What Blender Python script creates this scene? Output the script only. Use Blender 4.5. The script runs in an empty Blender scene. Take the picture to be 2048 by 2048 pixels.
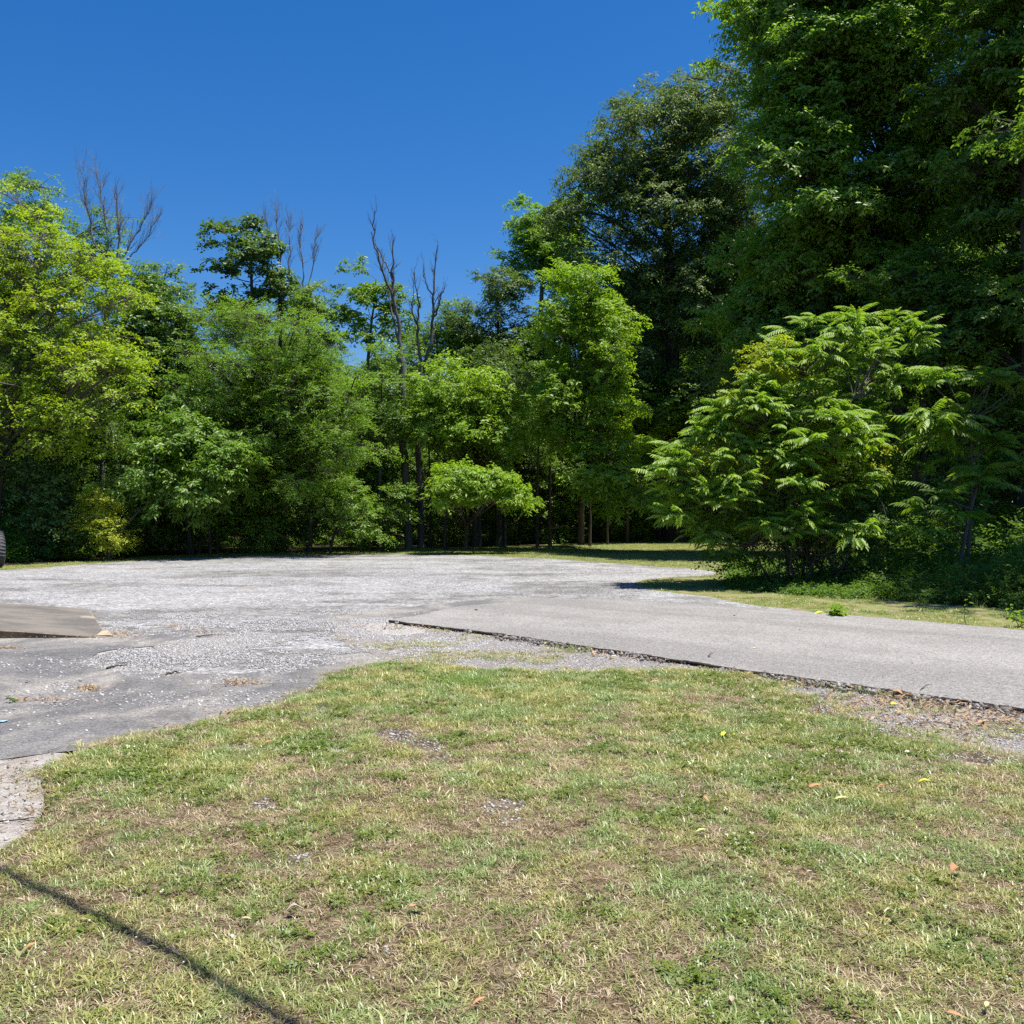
import bpy, math, random
import numpy as np
from mathutils import Vector, Matrix, Euler
from mathutils.geometry import delaunay_2d_cdt

sc = bpy.context.scene
COL = sc.collection
R = math.radians
# ---------------------------------------------------------------- camera
EYE = 1.6
FP = 1894.0            # focal length in pixels of the 2048 px photograph
HOR = 1016.0           # row of the horizon in it
cam = bpy.data.cameras.new('camera')
cam.sensor_width = 36.0
cam.lens = 36.0 * FP / 2048.0
cam.clip_end = 2000
cam.clip_start = 0.05
co = bpy.data.objects.new('camera', cam)
COL.objects.link(co)
co.location = (0, 0, EYE)
co.rotation_euler = (R(90) - math.atan(8 / FP), 0, 0)
sc.camera = co
# ---------------------------------------------------------------- light
SUN_EL = R(73)
SUN_AZ = R(92)      # clockwise from +Y towards +X
sdir = Vector((math.sin(SUN_AZ) * math.cos(SUN_EL), math.cos(SUN_AZ) * math.cos(SUN_EL), math.sin(SUN_EL)))
w = bpy.data.worlds.new('World')
sc.world = w
w.use_nodes = True
nt = w.node_tree
bg = nt.nodes['Background']
sky = nt.nodes.new('ShaderNodeTexSky')
sky.sky_type = 'NISHITA'
sky.sun_disc = False
sky.sun_elevation = SUN_EL
sky.sun_rotation = SUN_AZ
sky.altitude = 200
sky.air_density = 1.0
sky.dust_density = 0.6
sky.ozone_density = 3.0
hs = nt.nodes.new('ShaderNodeHueSaturation')
hs.inputs['Saturation'].default_value = 1.4
nt.links.new(sky.outputs[0], hs.inputs['Color'])
tn = nt.nodes.new('ShaderNodeMix')
tn.data_type = 'RGBA'
tn.blend_type = 'MULTIPLY'
tn.inputs[0].default_value = 1
tn.inputs[7].default_value = (1.0, 1.03, 1.2, 1)
nt.links.new(hs.outputs[0], tn.inputs[6])
nt.links.new(tn.outputs[2], bg.inputs[0])
bg.inputs[1].default_value = 0.07
sl = bpy.data.lights.new('sun', 'SUN')
sl.energy = 5.0
sl.angle = R(0.53)
sl.color = (1.0, 0.945, 0.86)
so = bpy.data.objects.new('sun', sl)
COL.objects.link(so)
so.location = (20, 20, 40)
so.rotation_euler = (-sdir).to_track_quat('-Z', 'Y').to_euler()
vs = sc.view_settings
vs.view_transform = 'Standard'
vs.look = 'None'
vs.exposure = 0.75
vs.gamma = 1.0
vs.use_curve_mapping = False
sc.cycles.max_bounces = 7
sc.cycles.diffuse_bounces = 2
sc.cycles.transmission_bounces = 3
sc.cycles.glossy_bounces = 2
sc.cycles.use_denoising = False
sc.cycles.use_adaptive_sampling = False
sc.cycles.sample_clamp_indirect = 4.0


# ---------------------------------------------------------------- helpers
def gp(px, py, h=0.0):
    """ground point (x, y) seen at a pixel of the photograph"""
    d = (EYE - h) * FP / (py - HOR)
    return ((px - 1024) / FP * d, d)


def pt(px, py, d):
    return np.array(((px - 1024) / FP * d, d, EYE - (py - HOR) / FP * d))


def hash3(ix, iy, iz):
    n = (ix * 374761393 + iy * 668265263 + iz * 2147483647 + 1013) & 0x7fffffff
    n = ((n ^ (n >> 13)) * 1274126177) & 0x7fffffff
    n = (n ^ (n >> 16)) & 0xffff
    return n / 65535.0


def vnoise(x, y, z=None):
    x = np.asarray(x, float) + 1000.0
    y = np.asarray(y, float) + 1000.0
    z = np.zeros_like(x) if z is None else np.asarray(z, float) + 1000.0
    ix, iy, iz = (np.floor(a).astype(np.int64) for a in (x, y, z))
    fx, fy, fz = x - ix, y - iy, z - iz
    fx, fy, fz = (f * f * (3 - 2 * f) for f in (fx, fy, fz))
    r = 0
    for a in (0, 1):
        for b in (0, 1):
            for c in (0, 1):
                wgt = (fx if a else 1 - fx) * (fy if b else 1 - fy) * (fz if c else 1 - fz)
                r = r + wgt * hash3(ix + a, iy + b, iz + c)
    return r


def fbm(x, y, z=None, o=3):
    r, amp, tot, f = 0, 1.0, 0, 1.0
    for i in range(o):
        r = r + amp * vnoise(np.asarray(x) * f + 17 * i, np.asarray(y) * f + 5 * i, None if z is None else np.asarray(z) * f)
        tot += amp
        amp *= .5
        f *= 2.03
    return r / tot


def mesh_np(name, verts, faces, mat=None, attrs=None, mats=None, midx=None, smooth=False):
    """faces: one (n, k) array or a list of them"""
    me = bpy.data.meshes.new(name)
    if not isinstance(faces, (list, tuple)):
        faces = [faces]
    faces = [np.asarray(f, np.int32) for f in faces if len(f)]
    verts = np.asarray(verts, np.float32)
    me.vertices.add(len(verts))
    me.vertices.foreach_set('co', verts.ravel())
    nl = sum(f.size for f in faces)
    npoly = sum(len(f) for f in faces)
    me.loops.add(nl)
    me.polygons.add(npoly)
    me.loops.foreach_set('vertex_index', np.concatenate([f.ravel() for f in faces]) if faces else np.zeros(0, np.int32))
    ls, s = [], 0
    for f in faces:
        k = f.shape[1]
        ls.append(s + np.arange(len(f)) * k)
        s += f.size
    if ls:
        me.polygons.foreach_set('loop_start', np.concatenate(ls).astype(np.int32))
    for m in (mats or ([mat] if mat else [])):
        me.materials.append(m)
    if midx is not None:
        me.polygons.foreach_set('material_index', np.asarray(midx, np.int32))
    if smooth:
        me.polygons.foreach_set('use_smooth', np.ones(npoly, bool))
    me.update(calc_edges=True)
    for k, (typ, dom, data) in (attrs or {}).items():
        a = me.attributes.new(k, typ, dom)
        data = np.asarray(data)
        a.data.foreach_set('vector' if typ == 'FLOAT_VECTOR' else 'value', data.astype(np.int32 if typ == 'INT' else np.float32).ravel())
    return me


def link(name, data, parent=None, loc=None, rot=None, scale=None):
    o = bpy.data.objects.new(name, data)
    COL.objects.link(o)
    if parent is not None:
        o.parent = parent
    if loc is not None:
        o.location = loc
    if rot is not None:
        o.rotation_euler = rot
    if scale is not None:
        o.scale = scale
    return o


def tag(o, label=None, cat=None, group=None, kind=None):
    if label:
        o['label'] = label
    if cat:
        o['category'] = cat
    if group:
        o['group'] = group
    if kind:
        o['kind'] = kind
    return o


def norm(a):
    return a / np.maximum(np.linalg.norm(a, axis=-1, keepdims=True), 1e-9)


def tubes(paths, radii, sides=4):
    """paths (N,S,3), radii (N,S): N open tubes -> verts, quads"""
    paths = np.asarray(paths, float)
    radii = np.asarray(radii, float)
    N, S, _ = paths.shape
    t = np.gradient(paths, axis=1) if S > 2 else np.repeat((paths[:, 1:] - paths[:, :1]), 2, axis=1)
    t = norm(t)
    ref = np.where(np.abs(t[..., 2:3]) > .9, np.array((1., 0, 0)), np.array((0, 0, 1.)))
    # one reference per tube keeps the rings from twisting
    ref = np.repeat(ref[:, :1], S, axis=1)
    u = norm(np.cross(t, ref))
    v = np.cross(t, u)
    a = np.arange(sides) / sides * 2 * np.pi
    ring = (u[:, :, None] * np.cos(a)[None, None, :, None] + v[:, :, None] * np.sin(a)[None, None, :, None])
    V = paths[:, :, None] + ring * radii[:, :, None, None]
    idx = np.arange(N * S * sides).reshape(N, S, sides)
    A = idx[:, :-1]
    B = idx[:, 1:]
    q = np.stack((A, np.roll(A, -1, 2), np.roll(B, -1, 2), B), -1).reshape(-1, 4)
    return V.reshape(-1, 3), q


class Geo:
    def __init__(s):
        s.v, s.q, s.t, s.n = [], [], [], 0

    def add(s, V, q=None, t=None):
        s.v.append(np.asarray(V, float))
        if q is not None and len(q):
            s.q.append(np.asarray(q) + s.n)
        if t is not None and len(t):
            s.t.append(np.asarray(t) + s.n)
        s.n += len(V)

    def mesh(s, name, mat, **kw):
        f = []
        if s.q:
            f.append(np.concatenate(s.q))
        if s.t:
            f.append(np.concatenate(s.t))
        return mesh_np(name, np.concatenate(s.v), f, mat, **kw)


# ---------------------------------------------------------------- materials
def new_mat(name):
    m = bpy.data.materials.new(name)
    m.use_nodes = True
    n = m.node_tree
    n.nodes.clear()
    out = n.nodes.new('ShaderNodeOutputMaterial')
    return m, n, out


class NB:
    """small node builder"""

    def __init__(s, nt):
        s.nt = nt

    def n(s, typ, ins=None, **props):
        nd = s.nt.nodes.new(typ)
        for k, v in props.items():
            setattr(nd, k, v)
        for k, v in (ins or {}).items():
            s.set(nd.inputs[k], v)
        return nd

    def set(s, sock, v):
        if isinstance(v, bpy.types.NodeSocket):
            s.nt.links.new(v, sock)
        elif isinstance(v, bpy.types.Node):
            s.nt.links.new(v.outputs[0], sock)
        elif isinstance(v, (tuple, list)) and len(v) == 3 and sock.type == 'RGBA':
            sock.default_value = (*v, 1)
        else:
            sock.default_value = v

    def mix(s, f, a, b, mode='MIX'):
        nd = s.n('ShaderNodeMix', data_type='RGBA', blend_type=mode)
        s.set(nd.inputs[0], f)
        s.set(nd.inputs[6], a)
        s.set(nd.inputs[7], b)
        return nd.outputs[2]

    def noise(s, vec, scale, detail=4, rough=.55, dist=0.0):
        return s.n('ShaderNodeTexNoise', {'Vector': vec, 'Scale': scale, 'Detail': detail, 'Roughness': rough, 'Distortion': dist}).outputs[0]

    def ramp(s, f, lo, hi, a=0.0, b=1.0):
        nd = s.n('ShaderNodeMapRange', {0: f, 1: lo, 2: hi, 3: a, 4: b}, interpolation_type='SMOOTHSTEP')
        return nd.outputs[0]

    def math(s, op, a, b=0.0):
        nd = s.n('ShaderNodeMath', operation=op)
        s.set(nd.inputs[0], a)
        s.set(nd.inputs[1], b)
        return nd.outputs[0]

    def vmul(s, v, m):
        nd = s.n('ShaderNodeVectorMath', operation='MULTIPLY')
        s.set(nd.inputs[0], v)
        nd.inputs[1].default_value = m
        return nd.outputs[0]


def ground_coord(b):
    return b.n('ShaderNodeNewGeometry').outputs['Position']


def leaf_mat(name, ca, cb, trans=0.42, gloss=0.05, rough=0.42, tc=(1.25, 1.3, .55), attr='tint'):
    m, n, out = new_mat(name)
    b = NB(n)
    at = b.n('ShaderNodeAttribute', attribute_name=attr)
    col = b.mix(at.outputs['Fac'], ca, cb)
    tcol = b.mix(1.0, col, tc, 'MULTIPLY')
    d = b.n('ShaderNodeBsdfDiffuse', {'Color': col})
    t = b.n('ShaderNodeBsdfTranslucent', {'Color': tcol})
    mx = b.n('ShaderNodeMixShader', {0: trans, 1: d.outputs[0], 2: t.outputs[0]})
    g = b.n('ShaderNodeBsdfGlossy', {'Color': (1, 1, 1), 'Roughness': rough})
    mx2 = b.n('ShaderNodeMixShader', {0: gloss, 1: mx.outputs[0], 2: g.outputs[0]})
    n.links.new(mx2.outputs[0], out.inputs[0])
    return m


def rough_mat(name, ca, cb, scale=6.0, rough=.9, stretch=(1, 1, 1), bump=0.3, bscale=30.0):
    m, n, out = new_mat(name)
    b = NB(n)
    co_ = b.n('ShaderNodeTexCoord').outputs['Object']
    v = b.vmul(co_, stretch)
    f = b.ramp(b.noise(v, scale, 5, .6), .3, .7)
    col = b.mix(f, ca, cb)
    p = b.n('ShaderNodeBsdfPrincipled', {'Base Color': col, 'Roughness': rough})
    p.inputs['Specular IOR Level'].default_value = .25
    if bump:
        bp = b.n('ShaderNodeBump', {'Height': b.noise(v, bscale, 3), 'Strength': bump, 'Distance': .02})
        n.links.new(bp.outputs[0], p.inputs['Normal'])
    n.links.new(p.outputs[0], out.inputs[0])
    return m


def inst_mat(name, cols, trans=0.3, noise_cols=None, nscale=1.2, gloss=0.03):
    """colour per instanced piece from a ramp of colours; position noise shifts it in patches"""
    m, n, out = new_mat(name)
    cols = [sc3(c_, .88) for c_ in cols]
    b = NB(n)
    rnd = b.n('ShaderNodeObjectInfo').outputs['Random']
    cr = b.n('ShaderNodeValToRGB', {0: rnd})
    el = cr.color_ramp.elements
    el[0].color = (*cols[0], 1)
    el[1].color = (*cols[-1], 1)
    el[0].position = 0
    el[1].position = 1
    for i, c in enumerate(cols[1:-1]):
        e = el.new((i + 1) / (len(cols) - 1))
        e.color = (*c, 1)
    col = cr.outputs[0]
    if noise_cols:
        f = b.ramp(b.noise(ground_coord(b), nscale, 3), .38, .62)
        col = b.mix(1.0, col, b.mix(f, noise_cols[0], noise_cols[1]), 'MULTIPLY')
    d = b.n('ShaderNodeBsdfDiffuse', {'Color': col})
    sh = d.outputs[0]
    if trans:
        t = b.n('ShaderNodeBsdfTranslucent', {'Color': col})
        sh = b.n('ShaderNodeMixShader', {0: trans, 1: sh, 2: t.outputs[0]}).outputs[0]
    if gloss:
        g = b.n('ShaderNodeBsdfGlossy', {'Color': (1, 1, 1), 'Roughness': .4})
        sh = b.n('ShaderNodeMixShader', {0: gloss, 1: sh, 2: g.outputs[0]}).outputs[0]
    n.links.new(sh, out.inputs[0])
    return m


GA = .80


def sc3(c, k=None):
    return tuple(v * (GA if k is None else k) for v in c)


def mat_gravel():
    m, n, out = new_mat('light crushed gravel')
    b = NB(n)
    P = ground_coord(b)
    big = b.ramp(b.noise(b.vmul(P, (.5, 1, 1)), .42, 6, .62, .8), .44, .62)
    mid = b.ramp(b.noise(b.vmul(P, (1, .8, 1)), 1.7, 4, .6), .35, .65)
    base = b.mix(big, (.385, .38, .385), (.205, .195, .185))
    base = b.mix(b.math('MULTIPLY', mid, .40), base, (.52, .52, .53))
    brown = b.ramp(b.noise(P, .7, 3), .60, .72)
    base = b.mix(b.math('MULTIPLY', brown, .45), base, (.28, .22, .16))
    vor = b.n('ShaderNodeTexVoronoi', {'Vector': P, 'Scale': 42.0})
    vc = b.n('ShaderNodeSeparateColor', {0: vor.outputs['Color']}).outputs[0]
    speck = b.ramp(vc, 0, 1, .55, 1.35)
    vor2 = b.n('ShaderNodeTexVoronoi', {'Vector': P, 'Scale': 14.0})
    vc2 = b.n('ShaderNodeSeparateColor', {0: vor2.outputs['Color']}).outputs[0]
    speck2 = b.ramp(vc2, 0, 1, .8, 1.18)
    sp = b.n('ShaderNodeCombineColor', {0: speck, 1: speck, 2: speck})
    sp2 = b.n('ShaderNodeCombineColor', {0: speck2, 1: speck2, 2: speck2})
    col = b.mix(1.0, b.mix(1.0, b.mix(1.0, base, (GA, GA, GA * .98), 'MULTIPLY'), sp, 'MULTIPLY'), sp2, 'MULTIPLY')
    p = b.n('ShaderNodeBsdfPrincipled', {'Base Color': col, 'Roughness': .95})
    p.inputs['Specular IOR Level'].default_value = .2
    h = b.math('ADD', b.math('MULTIPLY', vor.outputs['Distance'], -1.0), b.math('MULTIPLY', b.noise(P, 4, 4), .8))
    bp = b.n('ShaderNodeBump', {'Height': h, 'Strength': .8, 'Distance': .02})
    n.links.new(bp.outputs[0], p.inputs['Normal'])
    n.links.new(p.outputs[0], out.inputs[0])
    return m


def mat_asphalt(name, dark, light, dust, dscale, dlo, dhi, grain=.25, streak=None, bump=.4):
    m, n, out = new_mat(name)
    dark, light, dust = sc3(dark), sc3(light), sc3(dust)
    b = NB(n)
    P = ground_coord(b)
    f = b.ramp(b.noise(P, 1.3, 5, .6), .35, .65)
    base = b.mix(f, dark, light)
    df = b.ramp(b.noise(b.vmul(P, (1, .7, 1)), dscale, 6, .62, .5), dlo, dhi)
    base = b.mix(df, base, dust)
    if streak:
        rot = b.n('ShaderNodeMapping', {'Vector': P, 'Rotation': (0, 0, streak[0])})
        rv = b.vmul(rot.outputs[0], (.07, .6, 1))
        sf = b.ramp(b.noise(rv, 1.3, 6, .6, .5), .42, .60)
        base = b.mix(b.math('MULTIPLY', sf, streak[1]), base, streak[2])
    vor = b.n('ShaderNodeTexVoronoi', {'Vector': P, 'Scale': 85.0})
    vc = b.n('ShaderNodeSeparateColor', {0: vor.outputs['Color']}).outputs[0]
    g1 = b.ramp(vc, 0, 1, 1 - grain, 1 + grain)
    g2 = b.ramp(b.noise(P, 18, 4, .7), .3, .7, .86, 1.12)
    g = b.math('MULTIPLY', g1, g2)
    gc = b.n('ShaderNodeCombineColor', {0: g, 1: g, 2: g})
    col = b.mix(1.0, base, gc, 'MULTIPLY')
    if not streak:
        v3 = b.n('ShaderNodeTexVoronoi', {'Vector': P, 'Scale': 45.0})
        c3 = b.n('ShaderNodeSeparateColor', {0: v3.outputs['Color']})
        sel = b.math('MULTIPLY', b.math('GREATER_THAN', c3.outputs[0], .80), b.math('LESS_THAN', v3.outputs['Distance'], b.math('MULTIPLY', c3.outputs[1], .5)))
        sel = b.math('MULTIPLY', sel, b.ramp(b.noise(P, 1.1, 3), .35, .6, .25, .9))
        col = b.mix(sel, col, b.mix(c3.outputs[2], (.45, .44, .43), (.07, .065, .06)))
    p = b.n('ShaderNodeBsdfPrincipled', {'Base Color': col, 'Roughness': .9})
    p.inputs['Specular IOR Level'].default_value = .3
    bp = b.n('ShaderNodeBump', {'Height': b.math('ADD', vor.outputs['Distance'], b.noise(P, 3, 3)), 'Strength': bump, 'Distance': .008})
    n.links.new(bp.outputs[0], p.inputs['Normal'])
    n.links.new(p.outputs[0], out.inputs[0])
    return m


def mat_soil(name, ca, cb, cc, s1=3.0, s2=22.0):
    m, n, out = new_mat(name)
    ca, cb, cc = sc3(ca), sc3(cb), sc3(cc)
    b = NB(n)
    P = ground_coord(b)
    f = b.ramp(b.noise(P, s1, 5, .62), .35, .65)
    f2 = b.ramp(b.noise(P, s2, 5, .7), .42, .62)
    col = b.mix(f2, b.mix(f, ca, cb), cc)
    g = b.ramp(b.noise(P, 160, 2, .7), .3, .7, .6, 1.35)
    gc = b.n('ShaderNodeCombineColor', {0: g, 1: g, 2: g})
    col = b.mix(1.0, col, gc, 'MULTIPLY')
    p = b.n('ShaderNodeBsdfPrincipled', {'Base Color': col, 'Roughness': 1.0})
    p.inputs['Specular IOR Level'].default_value = .1
    bp = b.n('ShaderNodeBump', {'Height': b.noise(P, 60, 5, .7), 'Strength': .8, 'Distance': .02})
    n.links.new(bp.outputs[0], p.inputs['Normal'])
    n.links.new(p.outputs[0], out.inputs[0])
    return m


M = {}
M['gravel'] = mat_gravel()
M['apron'] = mat_asphalt('old dusty asphalt', (.135, .13, .13), (.185, .18, .178), (.36, .335, .30), .8, .42, .66, .3)
M['road'] = mat_asphalt('worn pale asphalt', (.285, .272, .255), (.33, .316, .297), (.35, .336, .315), 1.4, .45, .7, .34,
                        streak=(math.atan2(5.2, 6.03), .7, (.19, .181, .171)), bump=.5)
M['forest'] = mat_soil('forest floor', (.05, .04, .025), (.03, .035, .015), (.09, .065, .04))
M['lawn'] = mat_soil('thatch and soil', (.15, .108, .062), (.065, .048, .026), (.27, .21, .135))
M['farlawn'] = mat_soil('mown far grass', (.24, .28, .085), (.17, .22, .06), (.36, .29, .17), 1.0, 5)
M['dirt'] = mat_soil('dusty dirt', (.44, .40, .355), (.32, .275, .23), (.52, .495, .465), 3, 12)
M['verge'] = mat_soil('gravelly verge', (.30, .27, .24), (.22, .18, .14), (.42, .40, .38), 3, 30)
M['bark'] = rough_mat('grey brown bark', (.09, .075, .06), (.17, .145, .12), 5, stretch=(1, 1, .25), bump=.6)
M['darkbark'] = rough_mat('dark bark', (.045, .038, .03), (.10, .085, .07), 5, stretch=(1, 1, .25), bump=.6)
M['deadwood'] = rough_mat('bleached dead wood', (.15, .14, .135), (.28, .265, .25), 4, stretch=(1, 1, .25), bump=.4)
M['deaddark'] = rough_mat('dark dead wood', (.06, .055, .052), (.15, .14, .132), 3, stretch=(1, 1, .25), bump=.4)


# ---------------------------------------------------------------- ground sheets
def jag(poly, step=.12, amp=.05, scale=2.5, seed=0, closed=True):
    """polygon in metres, edges broken up by noise"""
    P = np.array(poly, float)
    out = []
    n = len(P)
    for i in range(n if closed else n - 1):
        a, b_ = P[i], P[(i + 1) % n]
        L = np.linalg.norm(b_ - a)
        st = step * max(1, np.hypot(*(a + b_) / 2) / 9)
        k = max(1, int(L / st))
        for j in range(k):
            out.append(a + (b_ - a) * j / k)
    Q = np.array(out)
    t = np.roll(Q, -1, 0) - np.roll(Q, 1, 0)
    nn = norm(np.stack((t[:, 1], -t[:, 0]), 1))
    dd = (fbm(Q[:, 0] * scale + seed, Q[:, 1] * scale, o=4) - .5) * 2
    return Q + nn * (dd * amp)[:, None]


def smooth_poly(pts, it=2):
    P = np.array(pts, float)
    for _ in range(it):
        Q = np.roll(P, -1, 0)
        P = np.stack((P * .75 + Q * .25, P * .25 + Q * .75), 1).reshape(-1, 2)
    return P


def inside(poly, x, y):
    x = np.asarray(x)
    y = np.asarray(y)
    r = np.zeros(x.shape, bool)
    n = len(poly)
    for i in range(n):
        x0, y0 = poly[i]
        x1, y1 = poly[(i + 1) % n]
        if y0 == y1:
            continue
        c = ((y0 > y) != (y1 > y)) & (x < (x1 - x0) * (y - y0) / (y1 - y0) + x0)
        r ^= c
    return r


def sheet(name, poly, z, mat, grid=None, zf=None):
    pts = [Vector(p) for p in poly]
    nb = len(pts)
    if grid:
        lo, hi = poly.min(0), poly.max(0)
        gx, gy = np.meshgrid(np.arange(lo[0], hi[0], grid), np.arange(lo[1], hi[1], grid))
        gx = gx.ravel()
        gy = gy.ravel()
        k = inside(poly, gx, gy)
        pts += [Vector((a, b_)) for a, b_ in zip(gx[k], gy[k])]
    vo, eo, fo, *_ = delaunay_2d_cdt(pts, [], [list(range(nb))], 1, 1e-5)
    V = np.array([(v.x, v.y) for v in vo])
    zz = np.full(len(V), z) if zf is None else zf(V[:, 0], V[:, 1])
    me = bpy.data.meshes.new(name)
    me.from_pydata(np.column_stack((V, zz)).tolist(), [], [list(f) for f in fo])
    me.materials.append(mat)
    o = link(name, me)
    # faces up
    if me.polygons[0].normal.z < 0:
        me.flip_normals()
    return tag(o, kind='structure')


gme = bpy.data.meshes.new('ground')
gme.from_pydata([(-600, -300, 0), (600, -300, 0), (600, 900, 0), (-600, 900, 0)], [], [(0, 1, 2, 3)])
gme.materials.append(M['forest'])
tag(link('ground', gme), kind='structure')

# outlines, metres on the ground (read off the photograph through the camera above)
FARLAWN = [gp(*p) for p in [(-500, 1150), (-200, 1142), (0, 1133), (150, 1124), (300, 1113), (450, 1106), (700, 1099), (1000, 1093), (1180, 1087), (1290, 1079), (1420, 1076), (1560, 1078),
                            (1600, 1100), (1560, 1150), (1640, 1190), (2048, 1213), (2300, 1222), (2300, 1300), (2048, 1275), (1560, 1235), (1100, 1215), (300, 1200), (-500, 1200), (-1800, 1220), (-1800, 1160)]]
LOT = [gp(*p) for p in [(-1800, 1180), (-600, 1158), (-200, 1150), (0, 1141), (150, 1130), (300, 1120), (450, 1114), (640, 1110), (850, 1109), (1020, 1114), (1150, 1121), (1260, 1130), (1400, 1139), (1440, 1150),
                        (1300, 1158), (1270, 1170), (1330, 1182), (1440, 1200), (1590, 1221), (1600, 1232), (1300, 1240), (900, 1330), (500, 1400), (0, 1450), (-600, 1430), (-1800, 1400)]]
APRON = [gp(*p) for p in [(-2200, 1640), (-300, 1560), (0, 1528), (120, 1512), (300, 1484), (450, 1446), (560, 1424), (625, 1392), (650, 1362), (720, 1342), (790, 1326), (780, 1312), (700, 1308), (600, 1330), (500, 1352),
                          (400, 1352), (330, 1345), (200, 1330), (190, 1305), (360, 1290), (420, 1268), (330, 1262), (230, 1255), (170, 1238), (-40, 1222), (-300, 1222), (-2200, 1240)]]
PATCH = [gp(*p) for p in [(300, 1300), (360, 1275), (470, 1264), (560, 1268), (600, 1275), (520, 1290), (400, 1310), (320, 1318)]]
PATCH3 = [gp(*p) for p in [(560, 1246), (640, 1228), (760, 1222), (930, 1204), (1090, 1192), (1130, 1193), (1080, 1206), (930, 1222), (790, 1242), (700, 1246)]]
PATCH2 = [gp(*p) for p in [(752, 1247), (810, 1254), (862, 1264), (815, 1276), (755, 1272), (728, 1262), (730, 1252)]]
DIRT = [gp(*p) for p in [(-2200, 1630), (-300, 1550), (0, 1524), (130, 1508), (120, 1540), (70, 1570), (115, 1600), (80, 1650), (20, 1705), (0, 1722), (-120, 1800), (-900, 2100), (-2200, 2500)]]
LAWN = [(-9, -6)] + [gp(*p) for p in [(-420, 1860), (-120, 1790), (0, 1715), (30, 1695), (85, 1640), (120, 1590), (80, 1560), (95, 1538), (170, 1504), (300, 1480), (450, 1442), (560, 1420), (640, 1386), (665, 1358), (725, 1340),
                                     (790, 1326), (860, 1336), (960, 1344), (1100, 1348), (1250, 1352), (1400, 1346), (1500, 1352), (1560, 1382), (1640, 1425), (1800, 1468), (2048, 1530), (2400, 1600)]] + [(7, -6)]
VERGE = [gp(*p) for p in [(690, 1236), (775, 1243), (1000, 1272), (1260, 1308), (1500, 1344), (1800, 1386), (2048, 1420), (2500, 1480), (2600, 1680), (2048, 1600), (1700, 1500), (1400, 1420), (1000, 1380), (790, 1345), (770, 1315), (700, 1300), (660, 1270)]]


def lawn_z(x, y):
    return .012 + .022 * fbm(np.asarray(x) * 1.3, np.asarray(y) * 1.3, o=2) + .014 * vnoise(np.asarray(x) * 6, np.asarray(y) * 6)


P_FAR = jag(smooth_poly(FARLAWN), .5, .25, .8, 3)
P_LOT = jag(smooth_poly(LOT), .3, .3, .7, 7)
P_APR = jag(smooth_poly(APRON), .07, .10, 2.2, 9)
P_PA = jag(smooth_poly(PATCH), .08, .16, 2.0, 4)
P_PA2 = jag(smooth_poly(PATCH2), .08, .12, 2.0, 5)
P_DIRT = jag(smooth_poly(DIRT), .05, .20, 2.2, 2)
P_LAWN = jag(smooth_poly(LAWN), .06, .17, 2.6, 1)
P_VER = jag(smooth_poly(VERGE), .07, .06, 3, 6)
sheet('far_lawn', P_FAR, .004, M['farlawn'])
sheet('gravel_lot', P_LOT, .008, M['gravel'])
sheet('verge', P_VER, .012, M['verge'])
sheet('asphalt_apron', P_APR, .016, M['apron'])
sheet('asphalt_patch', P_PA, .012, M['apron'])
P_PA3 = jag(smooth_poly(PATCH3), .1, .22, 1.6, 8)
sheet('asphalt_patch', P_PA3, .0125, M['apron'])
sheet('concrete_patch', P_PA2, .016, M['dirt'])
sheet('dirt', P_DIRT, .020, M['dirt'])
sheet('lawn', P_LAWN, .03, M['lawn'], grid=.11, zf=lawn_z)

# raised road slab with a crumbling near edge
near = [gp(*p, .055) for p in [(775, 1240), (1000, 1268), (1260, 1304), (1500, 1340), (1800, 1382), (2048, 1415), (2500, 1475)]]
far = [gp(*p, .055) for p in [(2500, 1297), (2048, 1260), (1580, 1221), (1400, 1207), (1240, 1199), (1100, 1197), (930, 1212)]]
ROAD = near + far
P_ROAD = jag(jag(ROAD, .3, .10, 1.2, 15), .04, .045, 7, 11)
pts = [Vector(p) for p in P_ROAD]
vo, eo, fo, *_ = delaunay_2d_cdt(pts, [], [list(range(len(pts)))], 1, 1e-6)
n0 = len(vo)
c = P_ROAD.mean(0)
lift = np.array([.055 + .0 * v.x for v in vo])
V = [(v.x, v.y, .055) for v in vo]
# skirt: out-and-down rim below each border vertex
b0 = len(V)
k = len(P_ROAD)
tt = np.roll(P_ROAD, -1, 0) - np.roll(P_ROAD, 1, 0)
nn = norm(np.stack((tt[:, 1], -tt[:, 0]), 1))
rn = fbm(P_ROAD[:, 0] * 9, P_ROAD[:, 1] * 9, o=3)
V += [(p[0], p[1], .055) for p in P_ROAD]
V += [(p[0] + q[0] * .012, p[1] + q[1] * .012, .043) for p, q in zip(P_ROAD, nn)]
V += [(p[0] - q[0] * .02 * r, p[1] - q[1] * .02 * r, .005) for p, q, r in zip(P_ROAD, nn, rn)]
F = [list(f) for f in fo]
for i in range(k):
    j = (i + 1) % k
    F.append([b0 + i, b0 + j, b0 + k + j, b0 + k + i])
    F.append([b0 + k + i, b0 + k + j, b0 + 2 * k + j, b0 + 2 * k + i])
rme = bpy.data.meshes.new('road')
rme.from_pydata(V, [], F)
rme.materials.append(M['road'])
M['roadedge'] = mat_soil('broken asphalt edge with painted shade', (.05, .045, .04), (.035, .03, .028), (.10, .08, .065), 6, 30)  # broken rim coloured dark, with the shade of the edge face put in
rme.materials.append(M['roadedge'])
for p in rme.polygons[len(fo):]:
    p.material_index = 1
tag(link('road', rme), kind='structure')


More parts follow.
